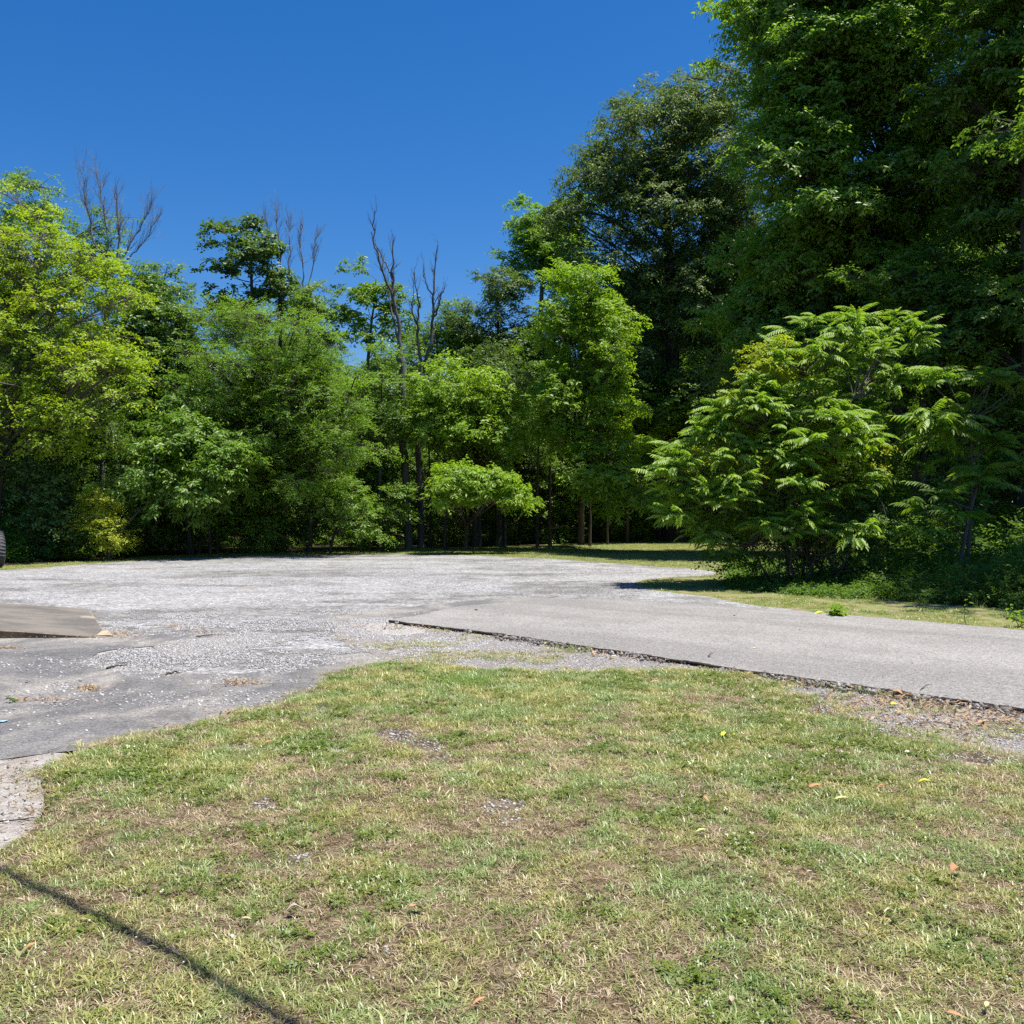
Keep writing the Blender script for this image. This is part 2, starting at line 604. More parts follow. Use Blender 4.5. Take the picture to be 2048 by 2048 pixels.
# ---------------------------------------------------------------- scattered small pieces
def scatter(name, protos, pos, rot, scl, vi, mat, label=None, cat=None):
    """one object: prototype pieces and loose points carrying rotation, size and kind of piece; nodes set a piece on each point"""
    G = Geo()
    vid = []
    for i, (V, F) in enumerate(protos):
        F = np.asarray(F)
        G.add(V, t=F) if F.shape[1] == 3 else G.add(V, q=F)
        vid += [i] * len(V)
    npv = G.n
    G.v.append(np.asarray(pos, float))
    V = np.concatenate(G.v)
    N = len(pos)
    fs = []
    if G.q:
        fs.append(np.concatenate(G.q))
    if G.t:
        fs.append(np.concatenate(G.t))
    isp = np.concatenate((np.ones(npv), np.zeros(N)))
    vi = np.concatenate((vid, vi))
    rr = np.concatenate((np.zeros((npv, 3)), rot))
    ss = np.concatenate((np.ones(npv), scl))
    me = mesh_np(name, V, fs, mat, attrs={'proto': ('FLOAT', 'POINT', isp), 'vi': ('INT', 'POINT', vi), 'rot': ('FLOAT_VECTOR', 'POINT', rr), 'siz': ('FLOAT', 'POINT', ss)})
    o = link(name, me)
    ng = bpy.data.node_groups.get('scatter pieces')
    if ng is None:
        ng = bpy.data.node_groups.new('scatter pieces', 'GeometryNodeTree')
        ng.interface.new_socket('Geometry', in_out='INPUT', socket_type='NodeSocketGeometry')
        ng.interface.new_socket('Geometry', in_out='OUTPUT', socket_type='NodeSocketGeometry')
        gi = ng.nodes.new('NodeGroupInput')
        go = ng.nodes.new('NodeGroupOutput')

        def na(nm, ty):
            a = ng.nodes.new('GeometryNodeInputNamedAttribute')
            a.data_type = ty
            a.inputs['Name'].default_value = nm
            return a.outputs['Attribute']
        cmp = ng.nodes.new('FunctionNodeCompare')
        cmp.data_type = 'FLOAT'
        cmp.operation = 'GREATER_THAN'
        cmp.inputs[1].default_value = .5
        ng.links.new(na('proto', 'FLOAT'), cmp.inputs[0])
        sep = ng.nodes.new('GeometryNodeSeparateGeometry')
        sep.domain = 'POINT'
        ng.links.new(gi.outputs[0], sep.inputs[0])
        ng.links.new(cmp.outputs[0], sep.inputs['Selection'])
        sp = ng.nodes.new('GeometryNodeSplitToInstances')
        sp.domain = 'POINT'
        ng.links.new(sep.outputs[0], sp.inputs[0])
        ng.links.new(na('vi', 'INT'), sp.inputs['Group ID'])
        iop = ng.nodes.new('GeometryNodeInstanceOnPoints')
        ng.links.new(sep.outputs[1], iop.inputs['Points'])
        ng.links.new(sp.outputs[0], iop.inputs['Instance'])
        iop.inputs['Pick Instance'].default_value = True
        ng.links.new(na('vi', 'INT'), iop.inputs['Instance Index'])
        e2r = ng.nodes.new('FunctionNodeEulerToRotation')
        ng.links.new(na('rot', 'FLOAT_VECTOR'), e2r.inputs[0])
        ng.links.new(e2r.outputs[0], iop.inputs['Rotation'])
        ng.links.new(na('siz', 'FLOAT'), iop.inputs['Scale'])
        ng.links.new(iop.outputs[0], go.inputs[0])
    md = o.modifiers.new('scatter', 'NODES')
    md.node_group = ng
    return tag(o, label, cat, kind='stuff')


def blade_tuft(rng, n, h, wd, spread, lean, flat=0.0):
    """tuft of n bent blades: each a strip of 2 quads' worth of triangles"""
    V, F = [], []
    for i in range(n):
        a = rng.uniform(0, 2 * np.pi)
        r = spread * math.sqrt(rng.uniform())
        bx, by = r * math.cos(a), r * math.sin(a)
        d = a + rng.normal(0, .9)
        hh = h * rng.uniform(.5, 1.15)
        ln = lean * rng.uniform(.3, 1.6) + flat
        el = max(.08, 1.35 - ln)
        ax = np.array((math.cos(d) * math.cos(el), math.sin(d) * math.cos(el), math.sin(el)))
        el2 = max(-.1, el - rng.uniform(.3, .9))
        ax2 = np.array((math.cos(d) * math.cos(el2), math.sin(d) * math.cos(el2), math.sin(el2)))
        s = np.array((-math.sin(d), math.cos(d), 0)) * wd * rng.uniform(.7, 1.2)
        p0 = np.array((bx, by, -.004))
        p1 = p0 + ax * hh * .5
        p2 = p1 + ax2 * hh * .5
        k = len(V)
        V += [p0 - s * .5, p0 + s * .5, p1 - s * .45, p1 + s * .45, p2]
        F += [(k, k + 1, k + 3), (k, k + 3, k + 2), (k + 2, k + 3, k + 4)]
    return np.array(V), np.array(F)


def clover_tuft(rng, n, h, r0, spread):
    V, F = [], []
    for i in range(n):
        a = rng.uniform(0, 6.28)
        r = spread * math.sqrt(rng.uniform())
        c = np.array((r * math.cos(a), r * math.sin(a), h * rng.uniform(.4, 1.1)))
        tilt = rng.normal(0, .35, 2)
        ph = rng.uniform(0, 6.28)
        for l in range(3):
            b_ = ph + l * 2.09
            k = len(V)
            dv = np.array((math.cos(b_), math.sin(b_), 0))
            sv = np.array((-math.sin(b_), math.cos(b_), 0))
            q = [c, c + dv * r0 * .7 + sv * r0 * .5, c + dv * r0 * 1.1, c + dv * r0 * .7 - sv * r0 * .5]
            for p in q:
                p = p.copy()
                p[2] += tilt[0] * (p[0] - c[0]) + tilt[1] * (p[1] - c[1])
                V.append(p)
            F += [(k, k + 1, k + 2), (k, k + 2, k + 3)]
    return np.array(V), np.array(F)


def stone(rng, flat=.6):
    phi = (1 + 5 ** .5) / 2
    V = np.array([(-1, phi, 0), (1, phi, 0), (-1, -phi, 0), (1, -phi, 0), (0, -1, phi), (0, 1, phi), (0, -1, -phi), (0, 1, -phi), (phi, 0, -1), (phi, 0, 1), (-phi, 0, -1), (-phi, 0, 1)]) / 1.9
    F = np.array([(0, 11, 5), (0, 5, 1), (0, 1, 7), (0, 7, 10), (0, 10, 11), (1, 5, 9), (5, 11, 4), (11, 10, 2), (10, 7, 6), (7, 1, 8), (3, 9, 4), (3, 4, 2), (3, 2, 6), (3, 6, 8), (3, 8, 9), (4, 9, 5), (2, 4, 11), (6, 2, 10), (8, 6, 7), (9, 8, 1)])
    V = V * rng.uniform(.65, 1.2, (12, 1)) * np.array((rng.uniform(.8, 1.4), rng.uniform(.7, 1.1), flat))
    return V, F


rng = np.random.default_rng(11)
D2R = np.pi / 180


def sample_poly(rng, poly, n, dmin=2.4, dmax=99, margin=1.22, power=0.0):
    """random points of a polygon within (a little beyond) the view; power > 0 thins with distance"""
    lo, hi = np.min(poly, 0), np.max(poly, 0)
    lo = np.maximum(lo, (-dmax, dmin))
    hi = np.minimum(hi, (dmax, dmax))
    out = []
    got = 0
    while got < n:
        x = rng.uniform(lo[0], hi[0], n * 2)
        y = rng.uniform(lo[1], hi[1], n * 2)
        k = (np.abs(x) < y * .56 * margin + .3) & (rng.uniform(size=n * 2) < (dmin / y) ** power)
        x, y = x[k], y[k]
        k = inside(poly, x, y)
        out.append(np.column_stack((x[k], y[k])))
        got += k.sum()
        if not k.any():
            break
    return np.concatenate(out)[:n]


# where the lawn is greener, yellow-green, or bare (pixels of the photograph, radius across, strength)
GREEN = [(900, 1375, 220, 40, 1.0), (1150, 1385, 200, 40, .9), (760, 1400, 180, 45, .8), (300, 1540, 170, 45, 1.0), (400, 1590, 120, 35, .8), (1420, 1480, 120, 40, .8), (1500, 1540, 160, 60, .5),
         (1850, 1480, 160, 30, .7), (1650, 1440, 120, 30, .6), (1400, 1370, 120, 25, .9), (100, 1560, 60, 30, 1.0), (650, 1500, 90, 20, .9), (1900, 1900, 220, 120, .5), (60, 1880, 90, 60, .9),
         (800, 1790, 120, 50, .5), (1300, 1900, 200, 120, .35), (150, 1750, 200, 60, .6), (1040, 1440, 200, 40, .7), (1700, 1620, 160, 60, .35), (1000, 1560, 160, 30, .3), (340, 1980, 200, 60, .4), (700, 1930, 200, 60, .3)]
BROWN = [(1050, 1500, 220, 40, .9), (560, 1600, 160, 60, .7), (1250, 1600, 200, 60, .9), (1300, 1750, 250, 70, .6), (900, 1880, 200, 60, .8), (1850, 1680, 160, 80, .5), (1250, 1990, 200, 60, .5), (450, 1760, 160, 60, .4),
         (1500, 1420, 140, 25, .7), (1930, 1560, 200, 40, .7), (380, 1660, 120, 40, .8), (880, 1700, 180, 60, .5), (1000, 1990, 160, 40, .8), (300, 1950, 100, 50, .6), (1600, 1900, 150, 80, .4), (1980, 2000, 160, 60, .6), (640, 1700, 160, 50, .4)]
BARE = [(790, 1480, 50, 14, 1.2), (850, 1500, 50, 14, 1.2), (880, 1525, 30, 10, 1.), (1005, 1625, 45, 16, 1.3), (1020, 1650, 22, 12, 1.2), (670, 1507, 30, 8, 1.1), (480, 1503, 40, 7, 1.1), (525, 1625, 30, 14, 1.1),
        (600, 1733, 30, 12, 1.1), (650, 1425, 25, 8, 1.), (770, 1918, 14, 12, 1.1), (1700, 1430, 110, 18, 1.1), (1830, 1470, 120, 22, 1.), (1990, 1520, 120, 22, 1.1)]


def field(x, y, spots):
    px = x / y * FP + 1024
    py = EYE * FP / y + HOR
    f = np.zeros_like(x)
    for a, b_, ra, rb, s in spots:
        f = np.maximum(f, s * np.exp(-(((px - a) / ra) ** 2 + ((py - b_) / rb) ** 2)))
    return f


def lawn_pts(n, dmin, dmax):
    q = sample_poly(rng, P_LAWN, n, dmin, dmax)
    x, y = q[:, 0], q[:, 1]
    g = field(x, y, GREEN)
    br = field(x, y, BROWN)
    ba = field(x, y, BARE) + (fbm(x * 9, y * 9, o=2) - .5) * .6
    nz = fbm(x * 1.1 + 40, y * 1.1, o=3)
    nf = fbm(x * 6 + 10, y * 6, o=3)
    green = .37 + .52 * g - .20 * br + .6 * (nz - .5) + 1.2 * (nf - .5) + 1.2 * (fbm(x * 15, y * 15, o=2) - .5)
    return x, y, green, ba, nf


PR = np.random.default_rng(5)
green_protos = [blade_tuft(PR, 14, .042, .0034, .034, .75, .1) for _ in range(6)]
dry_protos = [blade_tuft(PR, 12, .040, .0028, .040, .9, .35) for _ in range(6)]
clov = [clover_tuft(PR, 9, .018, .008, .035) for _ in range(4)]
gm = inst_mat('green grass blades', [(.15, .22, .05), (.36, .41, .13), (.20, .29, .07), (.52, .53, .23), (.40, .41, .14), (.62, .61, .32), (.26, .34, .09)], .35, ((.80, .95, .85), (1.15, 1.05, .95)), 2.0)
dm = inst_mat('dry grass blades', [(.46, .36, .22), (.72, .60, .40), (.13, .08, .045), (.56, .47, .30), (.40, .36, .17), (.84, .74, .56), (.20, .13, .07), (.48, .38, .24)], .25, ((.8, .75, .72), (1.1, 1.08, 1.05)), 2.4, .02)
cm = inst_mat('clover leaflets', [(.12, .20, .03), (.19, .26, .04), (.25, .29, .05)], .35, None)


def build_grass():
    for (dmin, dmax, n, sc_) in ((2.5, 5.2, 30000, 1.0), (5.2, 10.5, 40000, 1.2)):
        x, y, g, ba, nf = lawn_pts(n, dmin, dmax)
        r = rng.uniform(size=len(x))
        u = rng.uniform(size=len(x))
        keep = ba < .55
        isg = (g > -.05 + 1.0 * r) & keep
        isd = ~isg & keep & (u < .97)
        cl = isg & (fbm(x * 3.1 + 77, y * 3.1, o=3) > .60) & (rng.uniform(size=len(x)) < .3)
        isg &= ~cl
        suffix = ''
        for nm, k, pr, m_, s0 in (('green_grass', isg, green_protos, gm, 1.0), ('dry_grass', isd, dry_protos, dm, 1.0), ('clover', cl, clov, cm, 1.1)):
            X, Y = x[k], y[k]
            N = len(X)
            rot = np.column_stack((rng.normal(0, .12, N), rng.normal(0, .12, N), rng.uniform(0, 6.28, N)))
            s = rng.uniform(.65, 1.25, N) * sc_ * s0
            if nm == 'green_grass':
                s *= .75 + .5 * np.clip(g[k], 0, 1.2)
            scatter(nm, pr, np.column_stack((X, Y, lawn_z(X, Y))), rot, s, rng.integers(0, len(pr), N), m_,
                    {'green_grass': 'short green grass growing in the patchy lawn', 'dry_grass': 'dry brown grass and thatch between the green patches of lawn', 'clover': 'small clover leaves among the lawn grass'}[nm])
    x, y, g, ba, nf = lawn_pts(1500, 2.5, 10)
    k = (ba < .4) & (rng.uniform(size=len(x)) < .55) & (fbm(x * 1.7 + 5, y * 1.7, o=2) > .46)
    X, Y = x[k], y[k]
    N = len(X)
    scatter('coarse_grass', green_protos, np.column_stack((X, Y, lawn_z(X, Y))), np.column_stack((rng.normal(0, .2, N), rng.normal(0, .2, N), rng.uniform(0, 6.28, N))), rng.uniform(1.2, 2.1, N), rng.integers(0, 6, N), gm,
            'coarser longer grass tufts standing above the short lawn')
    x, y, g, ba, nf = lawn_pts(1500, 2.5, 10)
    k = (fbm(x * 1.3 + 25, y * 1.3, o=2) > .5) & (rng.uniform(size=len(x)) < .5)
    X, Y = x[k], y[k]
    N = len(X)
    scatter('clover_flowers', [stone(PR, .9) for _ in range(3)], np.column_stack((X, Y, lawn_z(X, Y) + rng.uniform(.018, .035, N))), np.column_stack((rng.normal(0, .3, N), rng.normal(0, .3, N), rng.uniform(0, 6.28, N))), rng.uniform(.002, .0052, N), rng.integers(0, 3, N),
            inst_mat('clover flower heads', [(.75, .75, .68), (.62, .62, .5), (.8, .79, .72)], 0, None, gloss=0), 'tiny white clover heads dotted over the lawn')
    # sparse grass on the gravel verge beside the road and at the lawn's edge
    V0 = [(860, 1290, 100, 7, 1.), (800, 1296, 40, 8, 1.2), (940, 1312, 110, 8, 1.2), (1060, 1322, 120, 8, 1.), (840, 1322, 90, 8, 1.1), (1250, 1350, 160, 10, 1.), (1000, 1275, 80, 6, .8), (880, 1262, 60, 5, .9), (1550, 1375, 160, 12, 1.),
          (1750, 1425, 200, 16, .9), (1950, 1475, 160, 20, .9), (1420, 1345, 120, 8, 1.), (1150, 1305, 140, 5, .6), (1700, 1395, 200, 5, .6), (780, 1300, 30, 4, .9)]
    q = sample_poly(rng, P_VER, 14000, 5, 16)
    x, y = q[:, 0], q[:, 1]
    f = field(x, y, V0) + (fbm(x * 5, y * 5, o=3) - .5) * 1.6
    k = f > .52
    x, y = x[k], y[k]
    gsel = rng.uniform(size=len(x)) < .45
    for nm, kk, pr, m_ in (('green_grass', gsel, green_protos, gm), ('dry_grass', ~gsel, dry_protos, dm)):
        N = kk.sum()
        scatter(nm, pr, np.column_stack((x[kk], y[kk], np.full(N, .014))), np.column_stack((rng.normal(0, .15, N), rng.normal(0, .15, N), rng.uniform(0, 6.28, N))), rng.uniform(.7, 1.6, N), rng.integers(0, 6, N), m_,
                'thin grass growing through the gravel along the near road edge')
    # ragged fringe of tufts past the lawn's edge
    E = P_LAWN[(P_LAWN[:, 1] > 3.2) & (np.abs(P_LAWN[:, 0]) < P_LAWN[:, 1] * .62)]
    q = E[rng.integers(0, len(E), 5200)]
    q = q + rng.normal(0, .085, q.shape)
    k = fbm(q[:, 0] * 3, q[:, 1] * 3, o=3) > .44
    q = q[k]
    gsel = rng.uniform(size=len(q)) < .42
    for nm, kk, pr, m_ in (('edge_grass', gsel, green_protos, gm), ('dry_grass', ~gsel, dry_protos, dm)):
        N = kk.sum()
        scatter(nm, pr, np.column_stack((q[kk], np.full(N, .024))), np.column_stack((rng.normal(0, .2, N), rng.normal(0, .2, N), rng.uniform(0, 6.28, N))), rng.uniform(.6, 1.4, N), rng.integers(0, 6, N), m_,
                'ragged tufts of grass straying past the lawn edge')
    # far lawn, strip beyond the road, rough edge of the woods
    fm = inst_mat('far lawn blades', [(.19, .28, .05), (.26, .34, .07), (.30, .34, .09), (.34, .34, .12), (.18, .26, .055)], .35, ((.85, .95, .9), (1.15, 1.1, .9)), .6)
    fp = [blade_tuft(PR, 16, .06, .008, .09, .6) for _ in range(5)]
    q = sample_poly(rng, P_FAR, 52000, 12, 52, power=.3)
    x, y = q[:, 0], q[:, 1]
    k = ~inside(P_LOT, x, y) & ~inside(P_ROAD, x, y)
    x, y = x[k], y[k]
    k = fbm(x * 1.5, y * 1.5, o=3) + .3 * (y > 22) > .42
    x, y = x[k], y[k]
    N = len(x)
    scatter('far_grass', fp, np.column_stack((x, y, np.full(N, .005))), np.column_stack((rng.normal(0, .1, N), rng.normal(0, .1, N), rng.uniform(0, 6.28, N))), rng.uniform(.5, 1.1, N), rng.integers(0, 5, N), fm,
            'short bright grass between the gravel lot and the woods')


def stones(name, poly, n, dmin, dmax, smin, smax, mat, keep=None, z=.012, label='', power=0.0):
    q = sample_poly(rng, poly, n, dmin, dmax, power=power)
    x, y = q[:, 0], q[:, 1]
    if keep is not None:
        k = keep(x, y)
        x, y = x[k], y[k]
    N = len(x)
    s = smin + (smax - smin) * rng.uniform(size=N) ** 2.5
    zz = np.full(N, z) if not callable(z) else z(x, y)
    scatter(name, [stone(PR) for _ in range(7)], np.column_stack((x, y, zz + s * .1)), np.column_stack((rng.normal(0, .3, N), rng.normal(0, .3, N), rng.uniform(0, 6.28, N))), s, rng.integers(0, 7, N), mat, label)


def build_stones():
    sm = inst_mat('pale limestone chips', [(.52, .51, .50), (.36, .35, .35), (.66, .65, .64), (.24, .23, .225), (.46, .43, .39), (.42, .41, .41), (.30, .27, .24)], 0, None, gloss=0)
    band = np.array([gp(*p) for p in [(120, 1262), (250, 1240), (500, 1222), (760, 1222), (790, 1242), (1000, 1275), (900, 1335), (790, 1330), (700, 1330), (560, 1352), (440, 1372), (330, 1372), (150, 1330), (240, 1300)]])

    def kb(x, y):
        return fbm(x * 1.3 + 9, y * 1.0, o=3) + .55 * (fbm(x * 5, y * 5, o=2) - .5) > .43
    stones('gravel', band, 90000, 6, 16, .004, .015, sm, kb, .012, 'loose pale gravel strewn over the middle of the old apron')
    stones('gravel', P_VER, 60000, 5, 16, .003, .013, sm, lambda x, y: fbm(x * 2 + 3, y * 2, o=3) > .38, .012, 'loose gravel along the near edge of the road')
    strew = [(700, 1405, 260, 25, 1.), (330, 1400, 200, 25, 1.), (420, 1410, 120, 14, 1.3), (150, 1390, 160, 30, .8), (480, 1370, 70, 8, 1.2), (100, 1330, 120, 20, .7), (400, 1330, 200, 20, 1.1)]

    def ka(x, y):
        f = field(x, y, strew) * .8 + (fbm(x * 3, y * 3, o=3) - .5) * 1.2
        return (f > rng.uniform(.15, 1.3, len(x)))
    stones('gravel', P_APR, 60000, 5, 16, .003, .017, sm, ka, .016, 'pale stones scattered over the dark old asphalt')
    stones('gravel', P_LOT, 60000, 12, 30, .005, .015, sm, lambda x, y: (fbm(x * .8, y * .5, o=4) > .50) & ~inside(P_APR, x, y), .009, 'crushed stone covering the wide parking lot', .6)
    stones('gravel', P_DIRT, 900, 3.5, 8, .003, .014, inst_mat('dirt chips', [(.5, .45, .4), (.34, .27, .2), (.6, .57, .54), (.25, .18, .12)], 0, None, gloss=0), None, .022, 'small chips lying in the bare dirt at the lawn corner')
    stones('gravel', P_LAWN, 90000, 2.5, 10, .003, .012, sm, lambda x, y: field(x, y, BARE) + (fbm(x * 9, y * 9, o=2) - .5) * .6 > .42, lawn_z, 'gravel showing in the bare spots of the lawn')


def build_edge():
    NE = np.array(near)
    seg = NE[1:] - NE[:-1]
    n = 5200
    t_ = rng.uniform(0, len(seg) - .001, n)
    i = t_.astype(int)
    q = NE[i] + seg[i] * (t_ - i)[:, None]
    u_ = norm(seg[i])
    nrm = np.column_stack((u_[:, 1], -u_[:, 0]))
    nrm = nrm * np.sign(-(nrm * q).sum(1))[:, None]          # towards the lawn
    q = q + nrm * (rng.gamma(1.6, .045, n) - .05)[:, None]
    k = fbm(q[:, 0] * 2.2, q[:, 1] * 2.2, o=3) > .42
    k &= np.abs(q[:, 0]) < q[:, 1] * .62
    q = q[k]
    N = len(q)
    s_ = .006 + .022 * rng.uniform(size=N) ** 3
    em = inst_mat('edge rubble', [(.32, .30, .28), (.20, .18, .16), (.10, .09, .08), (.42, .40, .38), (.26, .20, .14)], 0, None, gloss=0)
    scatter('rubble', [stone(PR, .8) for _ in range(6)], np.column_stack((q, .014 + s_ * .5 + rng.uniform(0, .018, N))), np.column_stack((rng.normal(0, .5, N), rng.normal(0, .5, N), rng.uniform(0, 6.28, N))), s_, rng.integers(0, 6, N), em,
            'asphalt crumbs and grit piled along the broken near edge of the road')
    k = (fbm(q[:, 0] * 1.6 + 30, q[:, 1] * 1.6, o=3) > .52) & (rng.uniform(size=N) < .35)
    q2 = q[k]
    N = len(q2)
    scatter('edge_grass', green_protos, np.column_stack((q2, np.full(N, .015))), np.column_stack((rng.normal(0, .2, N), rng.normal(0, .2, N), rng.uniform(0, 6.28, N))), rng.uniform(.8, 2.0, N), rng.integers(0, 6, N), gm,
            'little grass tufts rooted against the road edge')


build_grass()
build_stones()
build_edge()

# ---------------------------------------------------------------- trees
LEAF = {}
LEAF['yellow'] = leaf_mat('yellow green leaves', (0.232, 0.354, 0.022), (0.366, 0.464, 0.031), .5, .02)
LEAF['locust'] = leaf_mat('fresh green leaflets', (0.146, 0.287, 0.026), (0.232, 0.378, 0.035), .5, .02)
LEAF['mid'] = leaf_mat('mid green leaves', (0.122, 0.232, 0.029), (0.201, 0.329, 0.039), .45, .025)
LEAF['lime'] = leaf_mat('light green leaves', (0.165, 0.300, 0.034), (0.270, 0.420, 0.048), .52, .03)
LEAF['dark'] = leaf_mat('dark green leaves', (0.076, 0.146, 0.026), (0.134, 0.220, 0.037), .40, .03, .45)
LEAF['oak'] = leaf_mat('glossy oak leaves', (0.104, 0.177, 0.033), (0.177, 0.256, 0.050), .40, .03, .5)
LEAF['walnut'] = leaf_mat('bright walnut leaves', (0.195, 0.329, 0.031), (0.305, 0.451, 0.040), .5, .02)
LEAF['blue'] = leaf_mat('bluish green leaves', (0.104, 0.201, 0.044), (0.177, 0.287, 0.055), .42, .025)
LEAF['frond'] = leaf_mat('bright compound leaves', (0.120, 0.255, 0.032), (0.310, 0.440, 0.045), .48, .03, .5)
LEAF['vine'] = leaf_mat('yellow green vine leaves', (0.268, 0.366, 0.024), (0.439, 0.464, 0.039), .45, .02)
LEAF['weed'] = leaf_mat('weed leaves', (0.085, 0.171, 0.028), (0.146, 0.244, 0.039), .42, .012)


def sprays(rg, C, O, K, L, tl, ll, lw, droop=.3, flat=.5, tintr=None, hang=0.0):
    """C clump centres (N,3), O outward directions; K twigs of L leaves each -> verts, tris, tint"""
    N = len(C)
    d = O[:, None] * .7 + rg.normal(0, .6, (N, K, 3)) * np.array((1, 1, flat))
    d = norm(d)
    s = (np.arange(L) + .6) / L
    pos = C[:, None, None] + d[:, :, None] * (tl * rg.uniform(.6, 1.15, (N, K, 1, 1))) * s[None, None, :, None]
    pos[..., 2] -= droop * tl * (s ** 2)[None, None]
    pos = pos + rg.normal(0, .12 * ll, pos.shape)
    side = norm(np.cross(d, np.array((0, 0, 1.))) + 1e-6)
    sg = np.where(np.arange(L) % 2 == 0, 1., -1.)
    ld = d[:, :, None] * .45 + side[:, :, None] * (sg * .9)[None, None, :, None] + rg.normal(0, .35, pos.shape)
    ld[..., 2] -= hang + rg.uniform(0, .5, ld.shape[:-1]) * droop * 2
    ld = norm(ld).reshape(-1, 3)
    pos = pos.reshape(-1, 3)
    n = len(pos)
    up = norm(np.array((0, 0, .75)) + np.repeat(O, K * L, 0) * .8 + rg.normal(0, .42, (n, 3)))
    sd = norm(np.cross(ld, up))
    nr = np.cross(sd, ld)
    l_ = ll * rg.uniform(.5, 1.3, (n, 1))
    w_ = lw * rg.uniform(.75, 1.2, (n, 1)) * .5
    mid = pos + ld * l_ * .45
    fold = nr * w_ * .35
    V = np.stack((pos, mid + sd * w_ + fold, pos + ld * l_ - nr * l_ * .08, mid - sd * w_ + fold), 1).reshape(-1, 3)
    b_ = np.arange(n)[:, None] * 4
    T = np.concatenate((b_ + np.array((0, 1, 2)), b_ + np.array((0, 2, 3))), 1).reshape(-1, 3)
    ct = rg.uniform(0, 1, (N, 1)) if tintr is None else tintr[:, None]
    tint = np.clip(ct * .6 + rg.uniform(0, .5, (N, K * L)), 0, 1).reshape(-1)
    return V, T, np.repeat(tint, 4)


def boughs(rg, blobs, nb, br, nc, gap=.0, flat=.45, shell=.5):
    """flattened leafy boughs filling ellipsoid blobs; returns clump centres, outward dirs, bough centres, bough id"""
    vol = np.array([b_[3] * b_[4] * b_[5] for b_ in blobs]) ** .8
    cnt = np.maximum(2, (nb * vol / vol.sum())).astype(int)
    BC, BO = [], []
    for (x, y, z, rx, ry, rz), k in zip(blobs, cnt):
        u = norm(rg.normal(size=(k, 3)))
        r = (shell + (1 - shell) * rg.uniform(size=(k, 1))) * np.where(rg.uniform(size=(k, 1)) < .8, 1, .5)
        BC.append(np.array((x, y, z)) + u * r * np.array((rx, ry, rz)))
        BO.append(u)
    BC = np.concatenate(BC)
    BO = np.concatenate(BO)
    n = len(BC)
    u = norm(rg.normal(size=(n, nc, 3)))
    r = rg.uniform(.15, 1, (n, nc, 1)) ** .6
    sz = br * rg.uniform(.65, 1.25, (n, 1, 1))
    off = u * r * sz * np.array((1, 1, flat))
    # outer end of the bough droops
    out = (off * BO[:, None]).sum(-1, keepdims=True)
    C = BC[:, None] + off
    C[..., 2:3] -= np.clip(out, 0, 9) * .3
    O = norm(off / sz + BO[:, None] * .5 + np.array((0, 0, .15)))
    tint = np.repeat(rg.uniform(0, 1, n), nc)
    return C.reshape(-1, 3), O.reshape(-1, 3), BC, np.repeat(np.arange(n), nc), tint


def curve_paths(A, B, S, rg, bend=.12, sag=.0):
    """N bent paths from A to B with S points"""
    t = np.linspace(0, 1, S)[None, :, None]
    L = np.linalg.norm(B - A, axis=1)[:, None, None]
    off = rg.normal(0, 1, (len(A), 1, 3)) * bend * L
    P = A[:, None] * (1 - t) + B[:, None] * t + off * (t * (1 - t) * 2)
    P[..., 2] += (sag * L * (t * (1 - t)) * 4)[..., 0]
    return P


